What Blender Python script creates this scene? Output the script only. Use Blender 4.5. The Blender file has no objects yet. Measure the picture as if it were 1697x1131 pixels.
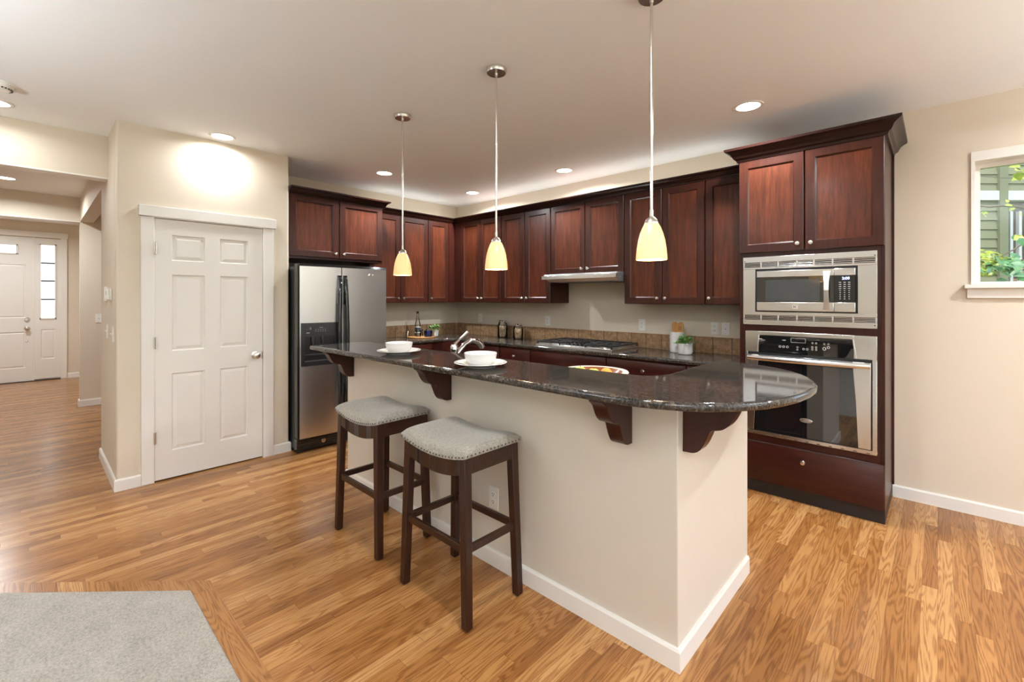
import bpy, bmesh, math, random
from mathutils import Vector, Matrix
random.seed(7)
PI = math.pi
SC = bpy.context.scene
COL = SC.collection
H = 1.42            # eye height
CEIL = 2.735
YAW = math.radians(43.249)

# ------------------------------------------------------------------ camera, sky, exposure
cam_d = bpy.data.cameras.new('camera')
cam = bpy.data.objects.new('camera', cam_d); COL.objects.link(cam)
cam.location = (0, 0, H)
cam.rotation_euler = (PI/2, 0, YAW)
cam_d.sensor_width = 36.0
cam_d.lens = 36.0*750.0/1697.0
cam_d.shift_y = -(565.5-494.6)/1697.0
cam_d.clip_start = 0.05
SC.camera = cam
SC.view_settings.view_transform = 'Standard'
SC.view_settings.look = 'None'
SC.view_settings.exposure = 0.34
SC.view_settings.gamma = 1.0
SC.view_settings.use_curve_mapping = False
SC.cycles.sample_clamp_indirect = 8.0
SC.cycles.caustics_reflective = False
SC.cycles.caustics_refractive = False
SC.cycles.max_bounces = 14
SC.cycles.diffuse_bounces = 8
SC.cycles.transparent_max_bounces = 16

world = bpy.data.worlds.new('sky'); SC.world = world
world.use_nodes = True
wn = world.node_tree.nodes; wl = world.node_tree.links
bg = wn['Background']
sky = wn.new('ShaderNodeTexSky'); sky.sky_type = 'NISHITA'
sky.sun_disc = False; sky.sun_elevation = math.radians(48); sky.sun_rotation = math.radians(200)
sky.dust_density = 2.0
hsv = wn.new('ShaderNodeHueSaturation'); hsv.inputs['Saturation'].default_value = .6
wl.new(sky.outputs[0], hsv.inputs['Color']); wl.new(hsv.outputs[0], bg.inputs[0]); bg.inputs[1].default_value = 0.65

sun_d = bpy.data.lights.new('sun', 'SUN'); sun_d.energy = 4.0; sun_d.angle = 0.02; sun_d.color = (1, .95, .85)
sun = bpy.data.objects.new('sun', sun_d); COL.objects.link(sun)
sun.rotation_euler = (math.radians(12), math.radians(26), 0)   # high in the south-east

def portal(name, loc, rot, sx, sy):
    d = bpy.data.lights.new(name, 'AREA'); d.shape = 'RECTANGLE'; d.size = sx; d.size_y = sy
    d.cycles.is_portal = True
    o = bpy.data.objects.new(name, d); COL.objects.link(o); o.location = loc; o.rotation_euler = rot
    return o

LAMP_W = 30.0          # watts of one recessed downlight
LAMP_COL = (0.93, 0.97, 1.0)
FILL_STRIP_W = 0.8          # watts per metre of the strip lights added as fill above the wall cabinets
PENDANT_W = 5.0
FILL_W = 90.0         # watts of one torchiere lamp added to brighten the ceiling

# ------------------------------------------------------------------ mesh helpers
class MB:
    """collects shapes, then links them as one mesh object"""
    def __init__(s):
        s.v = []; s.f = []; s.m = []; s.M = Matrix.Identity(4)
    def fr(s, o, u, v, n):
        """local frame: x->u, y->v, z->n"""
        M = Matrix.Identity(4)
        for i, a in enumerate((u, v, n)):
            for r in range(3): M[r][i] = a[r]
        for r in range(3): M[r][3] = o[r]
        s.M = M; return s
    def P(s, p):
        q = s.M @ Vector(p); s.v.append((q.x, q.y, q.z)); return len(s.v)-1
    def F(s, ids, m=0):
        s.f.append(tuple(ids)); s.m.append(m)
    def box(s, a, b, m=0):
        x0, y0, z0 = a; x1, y1, z1 = b
        i = [s.P(p) for p in ((x0,y0,z0),(x1,y0,z0),(x1,y1,z0),(x0,y1,z0),(x0,y0,z1),(x1,y0,z1),(x1,y1,z1),(x0,y1,z1))]
        for q in ((0,3,2,1),(4,5,6,7),(0,1,5,4),(1,2,6,5),(2,3,7,6),(3,0,4,7)): s.F([i[k] for k in q], m)
        return s
    def hexa(s, pts, m=0):
        i = [s.P(p) for p in pts]
        for q in ((0,3,2,1),(4,5,6,7),(0,1,5,4),(1,2,6,5),(2,3,7,6),(3,0,4,7)): s.F([i[k] for k in q], m)
        return s
    def lathe(s, prof, c=(0,0,0), n=32, m=0, cap0=True, cap1=True):
        rings = []
        for r, z in prof:
            if r < 1e-6: rings.append([s.P((c[0], c[1], c[2]+z))])
            else: rings.append([s.P((c[0]+r*math.cos(2*PI*k/n), c[1]+r*math.sin(2*PI*k/n), c[2]+z)) for k in range(n)])
        for A, B in zip(rings, rings[1:]):
            if len(A) == 1 and len(B) == 1: continue
            for k in range(n):
                j = (k+1) % n
                if len(A) == 1: s.F((A[0], B[k], B[j]), m)
                elif len(B) == 1: s.F((A[k], A[j], B[0]), m)
                else: s.F((A[k], A[j], B[j], B[k]), m)
        if cap0 and len(rings[0]) > 1: s.F(rings[0][::-1], m)
        if cap1 and len(rings[-1]) > 1: s.F(rings[-1], m)
        return s
    def tube(s, pts, r, n=12, m=0, flat=1.0):
        pts = [Vector(p) for p in pts]; R = r if isinstance(r, (list, tuple)) else [r]*len(pts)
        up = Vector((0,0,1)); rings = []; a = None
        for i, p in enumerate(pts):
            t = (pts[min(i+1, len(pts)-1)]-pts[max(i-1, 0)]).normalized()
            if a is None:
                a = t.cross(up)
                if a.length < 1e-3: a = t.cross(Vector((1,0,0)))
            a = (a - t*a.dot(t)).normalized(); b = t.cross(a)
            rings.append([s.P(p + a*(R[i]*math.cos(2*PI*k/n)) + b*(R[i]*flat*math.sin(2*PI*k/n))) for k in range(n)])
        for A, B in zip(rings, rings[1:]):
            for k in range(n): s.F((A[k], A[(k+1)%n], B[(k+1)%n], B[k]), m)
        s.F(rings[0][::-1], m); s.F(rings[-1], m)
        return s
    def prism(s, out, d0, d1, m=0, ax='z'):
        def q(a, b, d): return (a, b, d) if ax == 'z' else ((a, d, b) if ax == 'y' else (d, a, b))
        A = [s.P(q(a, b, d0)) for a, b in out]; B = [s.P(q(a, b, d1)) for a, b in out]
        n = len(out)
        s.F(A[::-1], m); s.F(B, m)
        for k in range(n): s.F((A[k], A[(k+1)%n], B[(k+1)%n], B[k]), m)
        return s
    def ball(s, c, r, n=16, k=10, m=0):
        if not isinstance(r, (list, tuple)): r = (r, r, r)
        rings = []
        for i in range(k+1):
            t = PI*i/k; z = c[2]-r[2]*math.cos(t); q = math.sin(t)
            if i in (0, k): rings.append([s.P((c[0], c[1], z))])
            else: rings.append([s.P((c[0]+r[0]*q*math.cos(2*PI*j/n), c[1]+r[1]*q*math.sin(2*PI*j/n), z)) for j in range(n)])
        for A, B in zip(rings, rings[1:]):
            for j in range(n):
                l = (j+1) % n
                if len(A) == 1: s.F((A[0], B[l], B[j]), m)
                elif len(B) == 1: s.F((A[j], A[l], B[0]), m)
                else: s.F((A[j], A[l], B[l], B[j]), m)
        return s
    def sweep(s, path, prof, m=0):
        """profile (outward, z) swept along a plan path; outward is to the right of travel"""
        n = len(path); rows = []
        def nr(a, b):
            d = Vector((b[0]-a[0], b[1]-a[1])).normalized(); return Vector((d.y, -d.x))
        for i, p in enumerate(path):
            n1 = nr(path[i-1], p) if i > 0 else None
            n2 = nr(p, path[i+1]) if i < n-1 else None
            if n1 is None: o = n2
            elif n2 is None: o = n1
            else:
                o = n1+n2; o = o/(1+n1.dot(n2))
            rows.append([s.P((p[0]+o.x*a, p[1]+o.y*a, z)) for a, z in prof])
        k = len(prof)
        for A, B in zip(rows, rows[1:]):
            for j in range(k): s.F((A[j], A[(j+1)%k], B[(j+1)%k], B[j]), m)
        s.F(rows[0][::-1], m); s.F(rows[-1], m)
        return s
    def build(s, name, mats, parent=None, bevel=0, seg=2, sharp=35, smooth=True):
        if not isinstance(mats, (list, tuple)): mats = [mats]
        off = Vector((0, 0, 0)); p = parent
        while p is not None: off += p.location; p = p.parent
        me = bpy.data.meshes.new(name)
        me.from_pydata([tuple(Vector(v)-off) for v in s.v], [], s.f)
        for mt in mats: me.materials.append(mt)
        for p_, mi in zip(me.polygons, s.m): p_.material_index = mi
        bm = bmesh.new(); bm.from_mesh(me)
        bmesh.ops.remove_doubles(bm, verts=bm.verts, dist=1e-6)
        bmesh.ops.recalc_face_normals(bm, faces=bm.faces); bm.to_mesh(me); bm.free()
        if smooth:
            for p_ in me.polygons: p_.use_smooth = True
            me.set_sharp_from_angle(angle=math.radians(sharp))
        me.update()
        o = bpy.data.objects.new(name, me); COL.objects.link(o)
        if parent is not None: o.parent = parent
        if bevel:
            b = o.modifiers.new('bevel', 'BEVEL'); b.width = bevel; b.segments = seg; b.limit_method = 'ANGLE'; b.angle_limit = math.radians(50)
            b.harden_normals = False
        return o

def tag(o, label, cat, group=None):
    o['label'] = label; o['category'] = cat
    if group: o['group'] = group
    return o
def struct(o):
    o['kind'] = 'structure'; return o
def root(name, loc, label=None, cat=None, group=None):
    o = bpy.data.objects.new(name, None); COL.objects.link(o); o.location = loc; o.empty_display_size = .1
    if label: tag(o, label, cat, group)
    return o
def copy_tree(o, loc=None, parent=None):
    c = o.copy(); COL.objects.link(c)
    if parent is not None: c.parent = parent
    if loc is not None: c.location = loc
    for ch in list(o.children): copy_tree(ch, None, c)
    return c
def text(name, body, size, loc, u, v, n, mat, parent=None, align='CENTER'):
    cu = bpy.data.curves.new(name, 'FONT'); cu.body = body; cu.size = size; cu.align_x = align; cu.align_y = 'CENTER'; cu.extrude = .0003
    t = bpy.data.objects.new(name, cu); COL.objects.link(t)
    dg = bpy.context.evaluated_depsgraph_get(); me = bpy.data.meshes.new_from_object(t.evaluated_get(dg))
    bpy.data.objects.remove(t)
    off = Vector((0, 0, 0)); p = parent
    while p is not None: off += p.location; p = p.parent
    M = Matrix.Identity(4)
    for i, a in enumerate((u, v, n)):
        for r in range(3): M[r][i] = a[r]
    for r in range(3): M[r][3] = loc[r]-off[r]
    me.transform(M); me.materials.clear(); me.materials.append(mat)
    o = bpy.data.objects.new(name, me); COL.objects.link(o)
    if parent is not None: o.parent = parent
    return o

# ------------------------------------------------------------------ materials
class NT:
    def __init__(s, name):
        s.mat = bpy.data.materials.new(name); s.mat.use_nodes = True
        s.t = s.mat.node_tree; s.n = s.t.nodes; s.bsdf = s.n['Principled BSDF']; s.out = s.n['Material Output']
        s._co = None
    def new(s, ty, **k):
        x = s.n.new(ty)
        for a, b in k.items(): setattr(x, a, b)
        return x
    def link(s, a, b): s.t.links.new(a, b)
    def co(s):
        if s._co is None: s._co = s.new('ShaderNodeTexCoord').outputs['Object']
        return s._co
    def setin(s, sock, v):
        if hasattr(v, 'links') or hasattr(v, 'is_linked'): s.link(v, sock)
        else: sock.default_value = v
    def math(s, op, a, b=0.0, c=0.0):
        x = s.new('ShaderNodeMath', operation=op)
        for i, v in enumerate((a, b, c)):
            if isinstance(v, (int, float)): x.inputs[i].default_value = v
            else: s.link(v, x.inputs[i])
        return x.outputs[0]
    def map(s, vec, scale=(1,1,1), loc=(0,0,0), rot=(0,0,0)):
        x = s.new('ShaderNodeMapping'); s.link(vec, x.inputs[0])
        x.inputs['Scale'].default_value = scale; x.inputs['Location'].default_value = loc; x.inputs['Rotation'].default_value = rot
        return x.outputs[0]
    def noise(s, vec, scale, detail=3, rough=.5, dist=0.0):
        x = s.new('ShaderNodeTexNoise'); s.link(vec, x.inputs['Vector'])
        x.inputs['Scale'].default_value = scale; x.inputs['Detail'].default_value = detail
        x.inputs['Roughness'].default_value = rough; x.inputs['Distortion'].default_value = dist
        return x.outputs[0]
    def ramp(s, f, stops, interp='LINEAR'):
        x = s.new('ShaderNodeValToRGB'); s.link(f, x.inputs[0]); r = x.color_ramp; r.interpolation = interp
        while len(r.elements) < len(stops): r.elements.new(.5)
        for e, (p, c) in zip(r.elements, stops):
            e.position = p; e.color = (c[0], c[1], c[2], 1) if isinstance(c, (tuple, list)) else (c, c, c, 1)
        return x.outputs[0]
    def mix(s, f, a, b, mode='MIX'):
        x = s.new('ShaderNodeMix', data_type='RGBA', blend_type=mode)
        for sock, v in ((x.inputs[0], f), (x.inputs[6], a), (x.inputs[7], b)):
            if isinstance(v, (int, float)): sock.default_value = v
            elif isinstance(v, tuple): sock.default_value = (v[0], v[1], v[2], 1)
            else: s.link(v, sock)
        return x.outputs[2]
    def base(s, c):
        if isinstance(c, tuple): s.bsdf.inputs['Base Color'].default_value = (c[0], c[1], c[2], 1)
        else: s.link(c, s.bsdf.inputs['Base Color'])
        return s
    def p(s, **k):
        names = dict(rough='Roughness', metal='Metallic', spec='Specular IOR Level', coat='Coat Weight', coatr='Coat Roughness', trans='Transmission Weight', ior='IOR', sheen='Sheen Weight', aniso='Anisotropic', alpha='Alpha', emis='Emission Strength', sss='Subsurface Weight')
        for a, v in k.items():
            sock = s.bsdf.inputs[names[a]]
            if isinstance(v, (int, float)): sock.default_value = v
            else: s.link(v, sock)
        return s
    def bump(s, h, strength=.2, dist=.002):
        x = s.new('ShaderNodeBump'); s.link(h, x.inputs['Height']); x.inputs['Strength'].default_value = strength; x.inputs['Distance'].default_value = dist
        s.link(x.outputs[0], s.bsdf.inputs['Normal']); return s

def simple(name, c, rough=.5, **k):
    n = NT(name); n.base(c); n.p(rough=rough, **k); return n.mat
def paint(name, c, rough=.6, tex=.12, scale=260):
    n = NT(name); v = n.co()
    n.base(n.mix(n.math('MULTIPLY', n.noise(v, 3, 2), .12), c, tuple(x*.9 for x in c))); n.p(rough=rough, spec=.3)
    n.bump(n.noise(v, scale, 2), tex, .001); return n.mat
def emitter(name, c, s):
    n = NT(name); n.base((.8,.8,.8)); n.bsdf.inputs['Emission Color'].default_value = (c[0], c[1], c[2], 1); n.p(emis=s, rough=.4); return n.mat

WALL = paint('wall_paint', (.69, .61, .50), .6)
CEILM = paint('ceiling_paint', (.885, .90, .905), .7, .15, 180)
WHITE = paint('trim_paint', (.80, .775, .73), .35, .03)
DOORW = paint('door_paint', (.78, .755, .71), .38, .05, 300)
PLATE = simple('switch_plate_plastic', (.82, .80, .76), .3)
SLOT = simple('dark_slot', (.02, .02, .02), .5)

def cherry(name, lo, hi, axis='z', rough=.3):
    n = NT(name); v = n.co()
    sc = {'z': (14, 14, 1.1), 'x': (1.1, 14, 14), 'y': (14, 1.1, 14)}[axis]
    a = n.noise(n.map(v, sc), 3.0, 6, .65, .6)
    b = n.noise(n.map(v, tuple(q*6 for q in sc)), 3.0, 3, .6)
    big = n.noise(v, 2.3, 2, .5)
    f = n.math('ADD', n.math('MULTIPLY', a, .62), n.math('ADD', n.math('MULTIPLY', b, .2), n.math('MULTIPLY', big, .28)))
    n.base(n.ramp(f, [(.36, lo), (.56, tuple((x+y)/2 for x, y in zip(lo, hi))), (.74, hi)]))
    n.p(rough=rough, spec=.28, coat=.08, coatr=.15); n.bump(b, .04, .001); return n.mat
CH_F = cherry('cherry_frame', (.017, .0050, .0031), (.066, .0165, .0085))
CH_P = cherry('cherry_panel', (.024, .0068, .0036), (.135, .033, .0135))
CH_H = cherry('cherry_drawer', (.018, .0048, .0034), (.060, .0135, .0085), 'x')
CH_C = cherry('cherry_moulding', (.008, .0026, .0020), (.023, .0062, .0042), 'x')
CH_B = cherry('cherry_body', (.018, .0048, .0034), (.058, .013, .008))
KICK = simple('toe_kick_black', (.012, .008, .007), .5)
STOOLX = cherry('espresso_stool_rail', (.013, .0050, .0026), (.052, .0195, .009), 'x', .3)
STOOLW = cherry('espresso_stool_wood', (.013, .0048, .0028), (.052, .018, .009), 'z', .3)

def steel(name, axis='x', c=(.84, .84, .835), rough=.24):
    n = NT(name); v = n.co()
    sc = {'x': (1, 90, 90), 'z': (90, 90, 1), 'y': (90, 1, 90)}[axis]
    f = n.noise(n.map(v, sc), 5, 3, .6)
    n.base(n.mix(f, tuple(x*.85 for x in c), c)); n.p(metal=1, rough=n.math('ADD', n.math('MULTIPLY', f, .10), rough-.05)); n.bump(f, .03, .0002); return n.mat
STEEL = steel('brushed_steel'); STEELY = simple('brushed_fridge_steel', (.66, .66, .655), .30, metal=1, aniso=.6)
STEELZ = steel('brushed_steel_upright', 'z')
CHROME = simple('chrome', (.80, .80, .80), .06, metal=1)
NICKEL = simple('brushed_nickel', (.66, .63, .58), .26, metal=1)
BLACKG = simple('black_gloss', (.010, .011, .013), .08, coat=.5)
BLACKP = simple('black_plastic', (.014, .015, .017), .28)
BLACKS = simple('black_textured_side', (.012, .0125, .014), .42)
IRON = simple('cast_iron', (.016, .016, .017), .45)
GLASSK = simple('oven_glass', (.006, .007, .008), .02, spec=.9, coat=1.0, coatr=.01)
PRINT = simple('printed_mark', (.50, .50, .48), .5)
CERAM = simple('white_ceramic', (.70, .695, .68), .14, coat=.4)

def glass(name, c=(1, 1, 1), rough=0.0):
    n = NT(name); n.base(c); n.p(trans=1.0, rough=rough, ior=1.45)
    lp = n.new('ShaderNodeBsdfTransparent'); lp.inputs[0].default_value = (c[0], c[1], c[2], 1)
    return n.mat
def thin_glass(name, tint=(1, 1, 1), refl=.06):
    n = NT(name); tr = n.new('ShaderNodeBsdfTransparent'); tr.inputs[0].default_value = (*tint, 1)
    gl = n.new('ShaderNodeBsdfGlossy'); gl.inputs['Roughness'].default_value = .01
    fr = n.new('ShaderNodeFresnel'); fr.inputs[0].default_value = 1.45
    mx = n.new('ShaderNodeMixShader'); n.link(n.math('ADD', fr.outputs[0], refl-.04), mx.inputs[0]); n.link(tr.outputs[0], mx.inputs[1]); n.link(gl.outputs[0], mx.inputs[2])
    n.link(mx.outputs[0], n.out.inputs[0]); return n.mat
GLASS = thin_glass('clear_glass', (.985, .99, .985), .06)
PANE = thin_glass('window_glass', (.97, .99, .98), .05)
BLUEG = thin_glass('blue_glass', (.45, .55, .90), .08)

def granite():
    n = NT('polished_brown_granite'); v = n.map(n.co(), (1, 1.0, 1), rot=(0, 0, .5))
    vs = n.map(v, (1, 2.1, 1))
    a = n.noise(vs, 34, 6, .75, 1.2); b = n.noise(vs, 95, 3, .6, .5)
    vor = n.new('ShaderNodeTexVoronoi'); n.link(vs, vor.inputs['Vector']); vor.inputs['Scale'].default_value = 80
    big = n.noise(v, 5.0, 3, .6)
    c1 = n.ramp(a, [(.40, (.006, .008, .008)), (.50, (.030, .024, .020)), (.57, (.095, .062, .046)), (.68, (.36, .29, .235))])
    c2 = n.ramp(vor.outputs['Color'], [(.3, (.005, .008, .008)), (.6, (.038, .028, .022)), (.9, (.24, .185, .145))])
    c3 = n.ramp(b, [(.45, (.007, .009, .009)), (.58, (.05, .04, .032)), (.72, (.40, .35, .30))])
    c = n.mix(.40, c1, c2); c = n.mix(.32, c, c3); c = n.mix(n.math('MULTIPLY', n.ramp(big, [(.4, 0.0), (.62, 1.0)]), .45), c, (.022, .028, .027))
    n.base(c); n.p(rough=.06, spec=.5); return n.mat
GRANITE = granite()

def oak_floor(name='oak_strip_floor', W=.0572, swap=False, border=False):
    n = NT(name); v = n.co()
    sp = n.new('ShaderNodeSeparateXYZ'); n.link(v, sp.inputs[0]); X, Y = sp.outputs[0], sp.outputs[1]
    if swap: X, Y = Y, X
    xs = n.math('DIVIDE', X, W); row = n.math('FLOOR', xs); fx = n.math('FRACT', xs)
    def white(a, b=None):
        w = n.new('ShaderNodeTexWhiteNoise', noise_dimensions='2D'); cb = n.new('ShaderNodeCombineXYZ')
        n.link(a, cb.inputs[0])
        if b is not None: n.link(b, cb.inputs[1])
        n.link(cb.outputs[0], w.inputs['Vector']); return w.outputs['Value']
    L = n.math('ADD', n.math('MULTIPLY', white(row), .5), .62)
    ys = n.math('DIVIDE', n.math('ADD', Y, n.math('MULTIPLY', white(n.math('ADD', row, 37.3)), 5.0)), L)
    idx = n.math('FLOOR', ys); fy = n.math('FRACT', ys)
    rnd = white(row, idx); rnd2 = white(n.math('ADD', row, 11.7), n.math('ADD', idx, 5.1))
    cb = n.new('ShaderNodeCombineXYZ')
    n.link(n.math('ADD', X, n.math('MULTIPLY', rnd, 7)), cb.inputs[0]); n.link(n.math('ADD', Y, n.math('MULTIPLY', rnd2, 9)), cb.inputs[1]); n.link(n.math('MULTIPLY', rnd, 5), cb.inputs[2])
    g = cb.outputs[0]
    cath = n.noise(n.map(g, (13, .95, 1)), 1.0, 2, .45, .35)
    rings = n.math('SINE', n.math('MULTIPLY', cath, 105))
    rings = n.math('MULTIPLY', n.math('ADD', rings, 1), .5)
    fine = n.noise(n.map(g, (230, 9, 1)), 1.0, 4, .65)
    f = n.math('ADD', n.math('MULTIPLY', rings, .26), n.math('MULTIPLY', fine, .74))
    c = n.ramp(rnd, [(.0, (.255, .103, .028)), (.3, (.31, .135, .039)), (.7, (.365, .168, .052)), (1, (.46, .240, .090))])
    dark = n.mix(1.0, c, (.60, .50, .42), 'MULTIPLY')
    c = n.mix(n.ramp(f, [(.32, 1.0), (.56, 0.0)]), c, dark)
    edge = n.math('MINIMUM', fx, n.math('SUBTRACT', 1.0, fx))
    edy = n.math('MULTIPLY', n.math('MINIMUM', fy, n.math('SUBTRACT', 1.0, fy)), 12.0)
    gap = n.ramp(n.math('MINIMUM', edge, edy), [(.0, 1.0), (.028, 0.0)])
    c = n.mix(n.math('MULTIPLY', gap, .5), c, (.09, .032, .010))
    n.base(c); n.p(rough=n.math('ADD', n.math('MULTIPLY', fine, .10), .18), spec=.38)
    h = n.math('SUBTRACT', n.math('MULTIPLY', f, .25), gap)
    n.bump(h, .12, .001); return n.mat
OAK = oak_floor()
OAKB = oak_floor('oak_border_boards', .09)

def carpet_mat():
    n = NT('cream_carpet_pile'); v = n.co()
    a = n.noise(v, 260, 3, .7); b = n.noise(v, 9, 4, .65); c = n.noise(v, 90, 2, .6)
    col = n.ramp(n.math('ADD', n.math('MULTIPLY', a, .40), n.math('ADD', n.math('MULTIPLY', b, .22), n.math('MULTIPLY', c, .38))), [(.36, (.22, .190, .155)), (.5, (.42, .38, .325)), (.64, (.58, .535, .47))])
    n.base(col); n.p(rough=.95, spec=.1, sheen=.3); n.bump(n.math('ADD', a, n.math('MULTIPLY', c, .7)), 1.0, .006); return n.mat
CARPET = carpet_mat()

def fabric():
    n = NT('grey_linen_upholstery'); v = n.co()
    a = n.noise(n.map(v, (420, 60, 60)), 1, 3, .6); b = n.noise(n.map(v, (60, 420, 60)), 1, 3, .6)
    f = n.math('MULTIPLY', n.math('ADD', a, b), .5)
    n.base(n.ramp(f, [(.34, (.18, .163, .135)), (.6, (.35, .320, .272))])); n.p(rough=.9, spec=.15, sheen=.3); n.bump(f, .35, .001); return n.mat
LINEN = fabric()

def tile_mat(name, swap=False, off=0.0):
    n = NT(name); v = n.co(); sp = n.new('ShaderNodeSeparateXYZ'); n.link(v, sp.inputs[0])
    U = sp.outputs[1] if swap else sp.outputs[0]
    xs = n.math('DIVIDE', n.math('ADD', U, off), .1625); fx = n.math('FRACT', xs); ix = n.math('FLOOR', xs)
    w = n.new('ShaderNodeTexWhiteNoise', noise_dimensions='1D'); n.link(ix, w.inputs['W'])
    a = n.noise(v, 26, 5, .68, .4); b = n.noise(v, 120, 3, .6)
    f = n.math('ADD', n.math('MULTIPLY', a, .75), n.math('MULTIPLY', b, .25))
    c = n.ramp(f, [(.32, (.17, .092, .042)), (.5, (.34, .205, .105)), (.66, (.54, .37, .22))])
    c = n.mix(n.math('MULTIPLY', w.outputs['Value'], .35), c, (.22, .125, .06))
    e = n.math('MINIMUM', fx, n.math('SUBTRACT', 1.0, fx)); g = n.ramp(e, [(.0, 1.0), (.018, 1.0), (.030, 0.0)])
    c = n.mix(g, c, (.12, .075, .04)); n.base(c); n.p(rough=.38); n.bump(n.math('SUBTRACT', n.math('MULTIPLY', a, .5), g), .35, .002); return n.mat
TILE = tile_mat('travertine_tile', False, 2.619); TILEY = tile_mat('travertine_tile_side', True, 0.05)

def leafmat(name, a, b):
    n = NT(name); oi = n.noise(n.co(), 25, 2)
    n.base(n.ramp(oi, [(.35, a), (.65, b)])); n.p(rough=.45)
    n.bsdf.inputs['Subsurface Weight'].default_value = .1
    return n.mat
LEAF = leafmat('leaf_green', (.045, .16, .03), (.14, .33, .07)); LEAFP = leafmat('pale_leaf', (.30, .48, .10), (.20, .36, .09))
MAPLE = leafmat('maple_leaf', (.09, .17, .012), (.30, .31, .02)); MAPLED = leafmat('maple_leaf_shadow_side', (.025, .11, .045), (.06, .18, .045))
BARK = simple('bark', (.10, .085, .06), .9)
BAMBOO = cherry('bamboo_wood', (.42, .20, .065), (.62, .33, .12), 'z', .5)
TRAYW = cherry('tray_wood', (.40, .18, .06), (.56, .29, .11), 'x', .5)
CHIPS = leafmat('crisp_snack', (.62, .42, .19), (.86, .68, .40))
LIME = leafmat('green_apple_skin', (.40, .55, .05), (.60, .68, .12)); ORANGE = simple('orange_peel', (.75, .30, .03), .5)
BOWLW = cherry('bowl_wood', (.16, .042, .013), (.27, .085, .026), 'x', .4)

def lampglass():
    n = NT('amber_frosted_glass'); n.base((.70, .50, .25)); n.p(rough=.3)
    n.bsdf.inputs['Emission Color'].default_value = (1.0, .62, .24, 1); n.p(emis=.42)
    tr = n.new('ShaderNodeBsdfTranslucent'); tr.inputs[0].default_value = (1, .78, .45, 1)
    mx = n.new('ShaderNodeMixShader'); mx.inputs[0].default_value = .012
    n.link(n.bsdf.outputs[0], mx.inputs[1]); n.link(tr.outputs[0], mx.inputs[2]); n.link(mx.outputs[0], n.out.inputs[0]); return n.mat
SHADE = lampglass()
LENS = emitter('downlight_lens', (1, .93, .82), 9.0)
BULB = emitter('bulb_glow', (1, .85, .6), 6.0)
DISP = emitter('blue_clock_digits', (.35, .50, 1.0), 4.0)
def obscure():
    n = NT('obscured_daylight_glass'); v = n.co(); vor = n.new('ShaderNodeTexVoronoi'); n.link(v, vor.inputs['Vector']); vor.inputs['Scale'].default_value = 70
    nz = n.noise(v, 60, 3, .7)
    c = n.ramp(n.math('ADD', n.math('MULTIPLY', nz, .6), n.math('MULTIPLY', vor.outputs['Distance'], .5)), [(.34, (.62, .66, .68)), (.46, (.90, .95, 1.0)), (.7, (1, 1, 1))])
    n.base((.8, .85, .88)); n.link(c, n.bsdf.inputs['Emission Color']); n.p(emis=.80, rough=.2); return n.mat
OBSC = obscure()

# ------------------------------------------------------------------ room shell
WY = 4.24      # kitchen back wall
FX = -5.07     # refrigerator wall
PX = -4.395    # pantry wall
HY = .43       # hall side wall
def slab(name, a, b, mat): return struct(MB().box(a, b).build(name, mat, smooth=False))
slab('floor', (-11.6, -5.2, -.1), (3.9, 4.6, 0), OAK)
slab('ceiling', (-11.6, -5.2, CEIL), (3.9, 4.6, CEIL+.15), CEILM)
# kitchen back wall with the window opening
w = MB()
WX0, WX1, WZ0, WZ1 = .172, 1.55, 1.512, 2.318
for a, b in (((FX-.15, WY, 0), (WX0, WY+.16, CEIL)), ((WX1, WY, 0), (3.75, WY+.16, CEIL)), ((WX0, WY, 0), (WX1, WY+.16, WZ0)), ((WX0, WY, WZ1), (WX1, WY+.16, CEIL))): w.box(a, b)
struct(w.build('wall_back', WALL, smooth=False))
slab('wall_refrigerator', (FX-.15, 1.645, 0), (FX, WY, CEIL), WALL)
w = MB()          # pantry closet walls with the doorway
w.prism([(HY, 0), (.640, 0), (.640, 2.045), (1.428, 2.045), (1.428, 0), (1.645, 0), (1.645, CEIL+.02), (HY, CEIL+.02)], PX-.11, PX, ax='x')
struct(w.build('wall_pantry', WALL, bevel=.014, seg=3))
slab('wall_pantry_side', (FX-.36, HY, 0), (PX-.11, HY+.11, CEIL), WALL); slab('wall_pantry_return', (FX-.15, 1.535, 0), (PX-.11, 1.645, CEIL), WALL); slab('wall_pantry_end', (FX-.36, HY+.11, 0), (FX-.25, 1.645, CEIL), WALL)
slab('wall_header_entry', (-5.05, -1.6, 2.40), (-4.92, HY, CEIL), WALL)
slab('trim_1', (-5.052, -1.6, 2.388), (-4.918, HY, 2.40), WHITE)
slab('wall_beam_side', (-8.17, HY+.01, 2.42), (-5.43, HY+.14, CEIL), WALL)
slab('wall_header_foyer', (-8.30, -1.6, 2.425), (-8.17, HY+.01, CEIL), WALL)
slab('trim_2', (-8.302, -1.6, 2.413), (-8.168, HY+.01, 2.425), WHITE)
slab('wall_column', (-8.30, HY+.01, 0), (-8.17, 2.6, CEIL), WALL)
slab('wall_foyer_right', (-11.4, .95, 0), (-8.30, 1.05, CEIL), WALL)
slab('wall_stair', (-8.17, 2.6, 0), (-5.43, 2.7, CEIL), WALL)
slab('wall_front', (-11.5, -1.7, 0), (-11.3, 1.05, CEIL), WALL)
slab('wall_hall_left', (-11.4, -1.72, 0), (-4.92, -1.6, CEIL), WALL)
slab('wall_left', (-5.05, -4.9, 0), (-4.92, -1.6, CEIL), WALL)
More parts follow.
